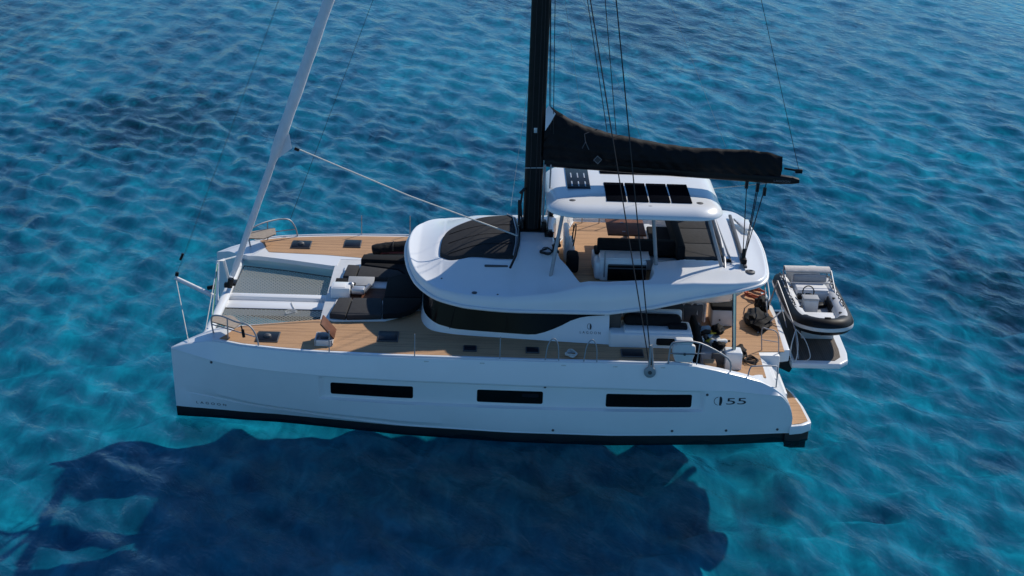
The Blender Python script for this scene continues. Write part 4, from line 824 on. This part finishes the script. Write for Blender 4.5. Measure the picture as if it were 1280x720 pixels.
# horseshoe buoy on the rail
LB = thing('lifebuoy', 'pale blue white horseshoe lifebuoy in its cover hanging on the stern rail', 'lifebuoy', (4.85, -4.5, 2.25))
q = MB(); q.prism([(4.47, 0.28), (4.56, 0.0), (4.98, 0.0), (5.06, 0.28), (5.05, 0.46), (4.86, 0.52), (4.62, 0.52), (4.47, 0.46)], -0.09, 0.09, 0.05, 3)
q.v = [(x, -4.42+z*0.9, 2.24+y*0.98) for x, y, z in q.v]; obj('cover', q, 'hypw', LB)
q = MB(); q.box((4.76, -4.35, 2.78), (0.46, 0.26, 0.12), 0.05, seg=3); obj('float_pad', q, 'hypw', LB)
q = MB(); q.lathe((4.78, -4.515, 2.48), [(0.035, -0.01), (0.035, 0.02)], 10, mat=Matrix.Rotation(R(90), 4, 'X')); q.box((4.76, -4.508, 2.48), (0.56, 0.012, 0.02)); obj('strap', q, 'greyd', LB)

# dive gear on the stern bench
def lump(name, label, cat, c, d, mat, seed, group=None, amp=0.18):
    bm = bmesh.new(); bmesh.ops.create_icosphere(bm, subdivisions=3, radius=0.5); r_ = random.Random(seed); ph = [r_.random()*6 for _ in range(6)]
    for v in bm.verts:
        p_ = v.co*2; f = 1+amp*(math.sin(5*p_.x+ph[0])*math.sin(4*p_.y+ph[1])+0.6*math.sin(9*p_.z+ph[2]+3*p_.x)+0.5*math.sin(11*p_.y+ph[3]))
        v.co = Vector((v.co.x*d[0]*f, v.co.y*d[1]*f, max(-0.42, v.co.z*f)*d[2]))
    q = MB(); q.bm(bm, Matrix.Translation(c)); return tag(obj(name, q, mat, loc=(c[0], c[1], c[2]-0.42*d[2])), label, cat, group)
lump('dive_bag', 'crumpled black dive bag beside the steel roof post on the stern bench', 'bag', (5.95, -2.0, 2.13), (0.34, 0.5, 0.24), 'bag', 1)
lump('wetsuit', 'black wetsuit heaped at the foot of the steel post on the stern deck', 'wetsuit', (6.46, -2.7, 1.78), (0.36, 0.6, 0.3), 'bag', 2, amp=0.25)
lump('dive_vest', 'black dive vest lying at the near end of the stern bench', 'dive vest', (5.86, -3.02, 2.1), (0.34, 0.3, 0.2), 'bag', 3, amp=0.25)
lump('mesh_bag', 'small dark mesh bag at the far left end of the stern bench', 'bag', (5.42, -1.85, 2.13), (0.2, 0.3, 0.22), 'greyd', 4, amp=0.25)
q = MB(); q.box((5.66, -1.9, 2.05), (0.42, 0.5, 0.06), 0.02, rz=R(20)); tag(obj('folded_towel', q, 'blue', loc=(5.66, -1.9, 2.02)), 'folded pale blue towel under the dive gear on the bench', 'towel')
def fin(label, c, rz, mat):
    t = thing('swim_fin', label, 'swim fin', c, 'swim fins on the stern bench')
    Rm = Matrix.Translation(c) @ Matrix.Rotation(rz, 4, 'Z')
    q = MB(); q.prism([(-0.08, -0.1), (0.32, -0.13), (0.36, 0.13), (-0.08, 0.1)], 0, 0.02, 0.006); q.v = [tuple(Rm @ Vector(v)) for v in q.v]; obj('blade', q, mat, t)
    q = MB(); q.tube([(-0.3, 0, 0.05), (-0.18, 0, 0.06), (-0.05, 0, 0.03)], [0.05, 0.075, 0.06], 8); q.v = [tuple(Rm @ Vector(v)) for v in q.v]; obj('foot_pocket', q, 'hypb', t)
fin('yellow swim fin lying on the blue towel on the bench', (5.76, -2.15, 2.09), R(30), 'yellow')
fin('yellow swim fin nearer the side deck, between black dive gear', (5.66, -2.62, 2.06), R(-50), 'yellow')
fin('pale blue swim fin at the middle of the stern bench', (5.62, -2.38, 2.07), R(70), 'blue')
fin('white swim fin at the front edge of the stern bench', (5.45, -2.2, 2.06), R(-20), 'hypw')
for lab, c, rz in (('grey dive cylinder lying across the stern bench by the blue fin', (5.48, -2.6, 2.09), R(60)), ('grey dive cylinder at the near end of the bench by the dive vest', (5.9, -2.75, 2.09), R(15))):
    t = thing('dive_cylinder', lab, 'dive cylinder', (c[0], c[1], 2.02), 'dive cylinders on the stern bench')
    Rm = Matrix.Translation(c) @ Matrix.Rotation(rz, 4, 'Z') @ Matrix.Rotation(R(90), 4, 'Y')
    q = MB(); q.lathe((0, 0, 0), [(0.05, -0.25), (0.075, -0.23), (0.075, 0.17), (0.05, 0.22), (0.022, 0.24)], 12); q.v = [tuple(Rm @ Vector(v)) for v in q.v]; obj('tank', q, 'hypw', t)
    q = MB(); q.lathe((0, 0, 0), [(0.022, 0.24), (0.03, 0.26), (0.03, 0.31)], 8); q.v = [tuple(Rm @ Vector(v)) for v in q.v]; obj('valve', q, 'hypb', t)

# black bagged board on the far side deck
t = thing('board_bag', 'long black bag with a dark red edge on the far side deck', 'bag', (-2.7, 2.78, 2.23))
q = MB(); P = [(-3.62, 2.72, 2.36), (-3.5, 2.74, 2.38), (-3.1, 2.82, 2.42), (-2.5, 2.86, 2.46), (-2.0, 2.88, 2.46), (-1.8, 2.88, 2.44)]; q.tube(smooth_path(P, 5), [0.06, 0.16, 0.2, 0.22, 0.23, 0.24, 0.25, 0.24, 0.25, 0.26, 0.25, 0.26, 0.25, 0.26, 0.27, 0.26, 0.26, 0.27, 0.26, 0.25, 0.24, 0.2, 0.18, 0.15, 0.1, 0.06][:26], 12, sq=0.62); obj('cover', q, 'bag', t)
q = MB(); q.tube([(-3.5, 2.56, 2.33), (-3.1, 2.6, 2.35), (-2.5, 2.6, 2.37), (-2.0, 2.62, 2.38)], 0.035, 6); obj('edge_trim', q, 'red', t)
for x in (-3.0, -2.5): q = MB(); q.tube([(x, 2.78+0.25*math.cos(a), 2.43+0.19*math.sin(a)) for a in np.linspace(0, math.pi, 9)], 0.015, 5); obj('strap', q, 'rope', t)

# ------------------------------------------------------------------ stern platform, gangway and tender
q = MB(); q.prism([(8.08, -1.72), (9.42, -1.70), (9.68, -1.42), (9.76, -0.9), (9.80, 0.3), (9.76, 1.5), (9.55, 2.15), (8.08, 2.15)], 0.92, 1.08, 0.04, 3); PLT = obj('stern_platform', q, 'gel', CAT)
q = MB(); q.prism([(8.2, -1.52), (9.3, -1.50), (9.5, -1.25), (9.56, -0.7), (9.58, 0.3), (9.55, 1.4), (9.4, 1.95), (8.2, 1.95)], 1.081, 1.092); obj('platform_decking', q, 'teakd', PLT)
for y in (-1.35, 1.35): q = MB(); q.box((7.95, y, 0.95), (0.55, 0.16, 0.4), 0.03, ry=R(25)); obj('platform_arm', q, 'antifoul', PLT)
for y in (0.0, 1.7):
    q = MB(); q.prism([(8.62, y-0.06), (9.54, y-0.06), (9.54, y+0.06), (8.62, y+0.06)], 1.10, 1.33, 0.03); obj('tender_chock', q, 'hypw', PLT)

TX, TY, TZ = 9.08, 0.75, 1.36
TEN = thing('inflatable_tender', 'black and grey rigid inflatable tender carried crosswise on the stern platform', 'dinghy', (TX, TY, TZ))
half = [(0.66, 2.35, 1.83), (0.665, 1.2, 1.83), (0.665, 0.0, 1.84), (0.64, -0.8, 1.86), (0.56, -1.3, 1.90), (0.36, -1.62, 1.95), (0.12, -1.74, 1.97)]
PTH = smooth_path([(TX-a, TY+b_, z) for a, b_, z in half]+[(TX+a, TY+b_, z) for a, b_, z in half[::-1]], 6)
rr = [0.235]*len(PTH); rr[0] = rr[-1] = 0.10; rr[1] = rr[-2] = 0.17; rr[2] = rr[-3] = 0.215
q = MB(); q.tube(PTH, rr, 20); obj('inflatable_tube', q, 'hypb', TEN)
# paler top panels over the side tubes
def tubepatch(idx, a0, a1, off):
    G = []
    for i in idx:
        P0 = PTH[i]; tg = (PTH[min(i+1, len(PTH)-1)]-PTH[max(i-1, 0)]).normalized(); nn = Vector((0, 0, 1)).cross(tg).normalized()   # nn points inboard on the port run
        if nn.dot(Vector((TX, TY, 0))-Vector((P0.x, P0.y, 0))) < 0: nn = -nn
        G.append([P0+(Vector((0, 0, 1))*math.sin(a)+nn*math.cos(a))*(rr[i]+off) for a in np.linspace(a0, a1, 9)])
    return G
for idx in (range(3, 25), range(len(PTH)-25, len(PTH)-3)):
    q = MB(); q.grid(tubepatch(idx, R(-10), R(105), 0.006)); PN = obj('tube_panel', q, 'hypw', TEN)
    for i in list(idx)[4::9]:
        q = MB(); g_ = tubepatch([i], R(40), R(80), 0.012)[0]; q.lathe(g_[4], [(0.05, -0.01), (0.05, 0.015), (0.025, 0.02)], 10); obj('tube_valve', q, 'hypb', PN)
q = MB(); q.grid(tubepatch(range(2, len(PTH)-2), R(172), R(194), 0.02)); q.grid(tubepatch(range(2, len(PTH)-2), R(170), R(196), 0.008)); obj('rub_strake', q, 'hypw', TEN)
for e in (-1, 1):
    q = MB(); q.tube(smooth_path([(TX+e*0.47, TY+1.9, 1.78), (TX+e*0.46, TY+0.4, 1.76), (TX+e*0.44, TY-0.7, 1.78)], 5), 0.07, 8); obj('floor_gutter', q, 'hypb', TEN)
    q = MB(); P = [(TX+e*(0.69+0.025*math.sin(1.9*i)), TY-0.9+i*0.085, 2.085+0.012*math.sin(2.7*i)) for i in range(36)]; q.tube(P, 0.012, 5); obj('grab_line', q, 'hypb', TEN)
q = MB(); q.box((TX+0.20, TY+0.36, 1.76), (0.34, 0.26, 0.12), 0.05, rz=R(20)); obj('fuel_tank', q, 'hypb', TEN)
q = MB(); P = []
for i in range(60):
    a = i*0.5; P.append((TX-0.38+0.12*math.cos(a), TY-0.45+0.13*math.sin(a), 1.73+0.0012*i))
q.tube(P, 0.014, 5); obj('painter', q, 'ropew', TEN)
# hull, floor, transom
G = []
for y, hw_, zk, zc in ((2.2, 0.60, 1.42, 1.62), (0.5, 0.60, 1.40, 1.62), (-0.6, 0.55, 1.40, 1.66), (-1.2, 0.40, 1.45, 1.76), (-1.62, 0.10, 1.66, 1.86)):
    G.append([(TX-hw_, TY+y, zc), (TX-hw_*0.5, TY+y, (zk+zc)/2), (TX, TY+y, zk), (TX+hw_*0.5, TY+y, (zk+zc)/2), (TX+hw_, TY+y, zc)])
q = MB(); q.grid(G); q.add(G[0], [(0, 1, 2, 3, 4)]); obj('keel', q, 'gel2', TEN)
q = MB(); q.prism([(TX-0.52, TY+2.1), (TX-0.52, TY-0.9), (TX-0.25, TY-1.4), (TX+0.25, TY-1.4), (TX+0.52, TY-0.9), (TX+0.52, TY+2.1)], 1.66, 1.70); obj('floor', q, 'grey', TEN)
q = MB(); q.box((TX, TY-0.98, 1.80), (0.82, 0.40, 0.26), 0.04, seg=3); q.box((TX, TY-0.70, 1.86), (0.88, 0.34, 0.10), 0.03, seg=3); obj('bow_locker', q, 'gel2', TEN)
q = MB(); q.box((TX, TY-1.30, 1.90), (0.5, 0.3, 0.06), 0.02); obj('bow_plate', q, 'hypb', TEN); q = MB(); q.box((TX, TY-1.72, 2.215), (0.18, 0.07, 0.05), 0.02); obj('bow_cleat', q, 'hypb', TEN)
q = MB(); q.box((TX-0.18, TY-0.10, 1.92), (0.42, 0.36, 0.46), 0.05, seg=3); obj('console', q, 'hypw', TEN)
q = MB(); q.box((TX-0.18, TY-0.10, 2.165), (0.46, 0.36, 0.06), 0.025, seg=3); obj('console_cushion', q, 'grey', TEN)
q = MB(); q.tube([(TX-0.18+0.16*math.cos(a), TY+0.26+0.05*math.sin(a), 2.20+0.16*math.sin(a)) for a in np.linspace(0, 2*math.pi, 18)[:-1]], 0.018, 6, closed=True); q.box((TX-0.42, TY+0.2, 2.08), (0.16, 0.2, 0.16), 0.04); q.box((TX-0.18, TY+0.2, 2.12), (0.2, 0.1, 0.12), 0.03); obj('steering_wheel', q, 'hypb', TEN)
q = MB(); q.box((TX+0.05, TY+1.0, 1.86), (0.95, 0.62, 0.34), 0.05, seg=3); q.box((TX+0.05, TY+1.42, 2.08), (1.0, 0.14, 0.42), 0.06, seg=3); SE = obj('stern_bench', q, 'gel2', TEN)
q = MB(); q.box((TX+0.05, TY+0.98, 2.05), (0.9, 0.55, 0.06), 0.025, seg=3); obj('bench_cushion', q, 'gel2', SE)
q = MB(); q.box((TX+0.05, TY+1.34, 2.20), (0.98, 0.12, 0.22), 0.05, seg=3); obj('backrest', q, 'grey', SE)
q = MB(); q.box((TX+0.05, TY+0.665, 1.85), (0.12, 0.02, 0.08), 0.01); q.box((TX+0.2, TY+0.665, 1.85), (0.05, 0.02, 0.1), 0.01); obj('bench_switch', q, 'hypb', SE)
q = MB(); q.box((TX+0.46, TY+0.15, 1.85), (0.10, 0.8, 0.26), 0.04, seg=3); obj('side_pocket', q, 'hypb', TEN)
q = MB(); q.box((TX, TY+2.12, 1.85), (1.0, 0.08, 0.5), 0.02); obj('transom', q, 'gel2', TEN)
q = MB(); q.box((TX+0.35, TY+2.38, 1.98), (0.36, 0.5, 0.34), 0.10, seg=4); q.box((TX+0.35, TY+2.4, 1.6), (0.16, 0.2, 0.5), 0.04); obj('outboard_motor', q, 'hypw', TEN)
# folding arch with its canvas
q = MB()
for e in (-1, 1): q.tube([(TX+e*0.66, TY+0.55, 2.06), (TX+e*0.70, TY+1.55, 2.36)], 0.022, 8); q.tube([(TX+e*0.66, TY+1.5, 2.06), (TX+e*0.70, TY+1.55, 2.36)], 0.018, 8)
q.tube([(TX-0.70, TY+1.55, 2.36), (TX-0.6, TY+1.6, 2.42), (TX+0.6, TY+1.6, 2.42), (TX+0.70, TY+1.55, 2.36)], 0.022, 8); q.tube([(TX-0.67, TY+0.95, 2.2), (TX+0.67, TY+0.95, 2.2)], 0.018, 8); AR = obj('arch', q, 'steel', TEN)
q = MB(); q.grid([[(TX+x, TY+1.58+0.20*math.cos(a), 2.38+0.085*math.sin(a)*(1-0.1*abs(x))) for a in np.linspace(-1.2, 4.4, 12)] for x in np.linspace(-0.66, 0.66, 7)]); obj('rolled_canopy', q, 'towel', AR)
for e in (-1, 1): q = MB(); q.tube(smooth_path([(TX+e*0.66, TY-0.5, 2.08), (TX+e*0.7, TY-0.45, 2.16), (TX+e*0.7, TY-0.15, 2.16), (TX+e*0.66, TY-0.1, 2.08)], 3), 0.014, 6); obj('grab_handle', q, 'hypb', TEN); q = MB(); q.tube(smooth_path([(TX+e*0.66, TY+0.9, 2.08), (TX+e*0.7, TY+0.95, 2.16), (TX+e*0.7, TY+1.25, 2.16), (TX+e*0.66, TY+1.3, 2.08)], 3), 0.014, 6); obj('grab_handle', q, 'hypb', TEN)
# gangway, rails and gear on the stern
q = MB()
q.tube(smooth_path([(7.55, -0.55, 1.64), (7.5, -0.5, 2.3), (7.6, -0.2, 2.4), (7.75, 1.4, 2.4), (7.8, 1.5, 1.64)], 4), 0.018, 7); q.tube([(7.52, -0.5, 2.0), (7.78, 1.5, 2.0)], 0.012, 6); obj('transom_gate', q, 'steel', CAT); q = MB()
q.tube(smooth_path([(7.15, -2.2, 1.64), (7.1, -2.2, 2.25), (7.2, -2.28, 2.3), (7.5, -2.34, 2.2), (7.58, -2.34, 1.6)], 4), 0.016, 7); q.tube([(7.12, -2.2, 1.95), (7.56, -2.34, 1.95)], 0.011, 6)
obj('transom_gate', q, 'steel', CAT)
q = MB(); q.tube([(8.0, 0.9, 2.45), (8.25, -1.0, 1.75), (8.3, -1.5, 1.12)], 0.02, 7); q.tube([(8.0, 0.9, 2.45), (7.85, 1.1, 1.6)], 0.024, 7); q.tube([(7.95, 0.3, 2.2), (8.1, -0.5, 1.62)], 0.016, 6); q.tube([(7.2, -1.05, 1.66), (7.95, -0.2, 1.95)], 0.022, 6); obj('gangway_rail', q, 'steel', CAT)
line('bridle_line', smooth_path([(8.26, -1.0, 1.78), (8.1, -1.4, 1.5), (8.06, -1.62, 1.2), (8.2, -1.65, 1.12), (8.3, -1.3, 1.4), (8.26, -1.0, 1.75)], 5), 0.016, 'ropew'); line('bridle_line', smooth_path([(8.26, -1.0, 1.78), (8.5, -1.25, 1.55), (8.62, -1.5, 1.2), (8.5, -1.62, 1.12)], 5), 0.012, 'ropew')
lump('gear_bag', 'black net bag of gear heaped against the transom gate beside the tender', 'bag', (7.30, -0.35, 1.79), (0.70, 1.25, 0.34), 'bag', 8, amp=0.22)
lump('gear_bag', 'smaller black gear sack behind the net bag at the foot of the gangway', 'bag', (7.55, 0.6, 1.83), (0.36, 0.7, 0.44), 'bag', 9, amp=0.2)
for k_, (lab, cx_, cy_) in enumerate((('red orange rope coiled on the far corner of the stern deck', 7.55, 1.75),)):
    q = MB(); P = []
    for i in range(90):
        a = i*0.42; rad = 0.34+0.07*math.sin(i*1.7); P.append((cx_+rad*math.cos(a)*0.8, cy_+rad*math.sin(a)*1.2, 1.67+0.0014*i+0.03*math.sin(i*0.9)))
    q.tube(P, 0.02, 5); tag(obj('rope_coil', q, 'ropeo', loc=(cx_, cy_, 1.645)), lab, 'rope')
q = MB(); P = [(-5.55+0.14*math.cos(a*0.9)+0.002*a, -0.95-0.008*a+0.1*math.sin(a), 1.885+0.006*(a % 3)) for a in np.linspace(0, 22, 80)]; q.tube([(-5.6, -0.40, 1.92), (-5.52, -0.7, 1.92)]+P, 0.012, 5); tag(obj('rope_coil', q, 'ropew', loc=(-5.55, -1.05, 1.87)), 'white rope coil dropped on the near trampoline', 'rope')

for lab, c, r0, mt in (('dark line coiled on the white roof just aft of the mast foot', (1.32, -1.55), 0.15, 'rope'), ('white line coiled on the near side deck beside the boarding gates', (1.95, -4.2), 0.13, 'ropew'), ('dark line coiled on the stern deck beside the near post pedestal', (6.75, -3.0), 0.16, 'rope')):
    zb = ru(*c)+0.01 if c[1] > -3 and c[0] < 2 else (2.235 if c[1] < -4 else 1.655)
    q = MB(); P = []
    for i in range(80):
        a = i*0.45; P.append((c[0]+(r0+0.03*math.sin(i*1.3))*math.cos(a), c[1]+(r0+0.03*math.sin(i*1.3))*math.sin(a)*1.15, zb+0.0011*i+0.012*math.sin(i*0.8)))
    q.tube(P, 0.012, 5); tag(obj('rope_coil', q, mt, loc=(c[0], c[1], zb)), lab, 'rope')

TEN.location = (TX, TY-0.12, TZ-0.05)
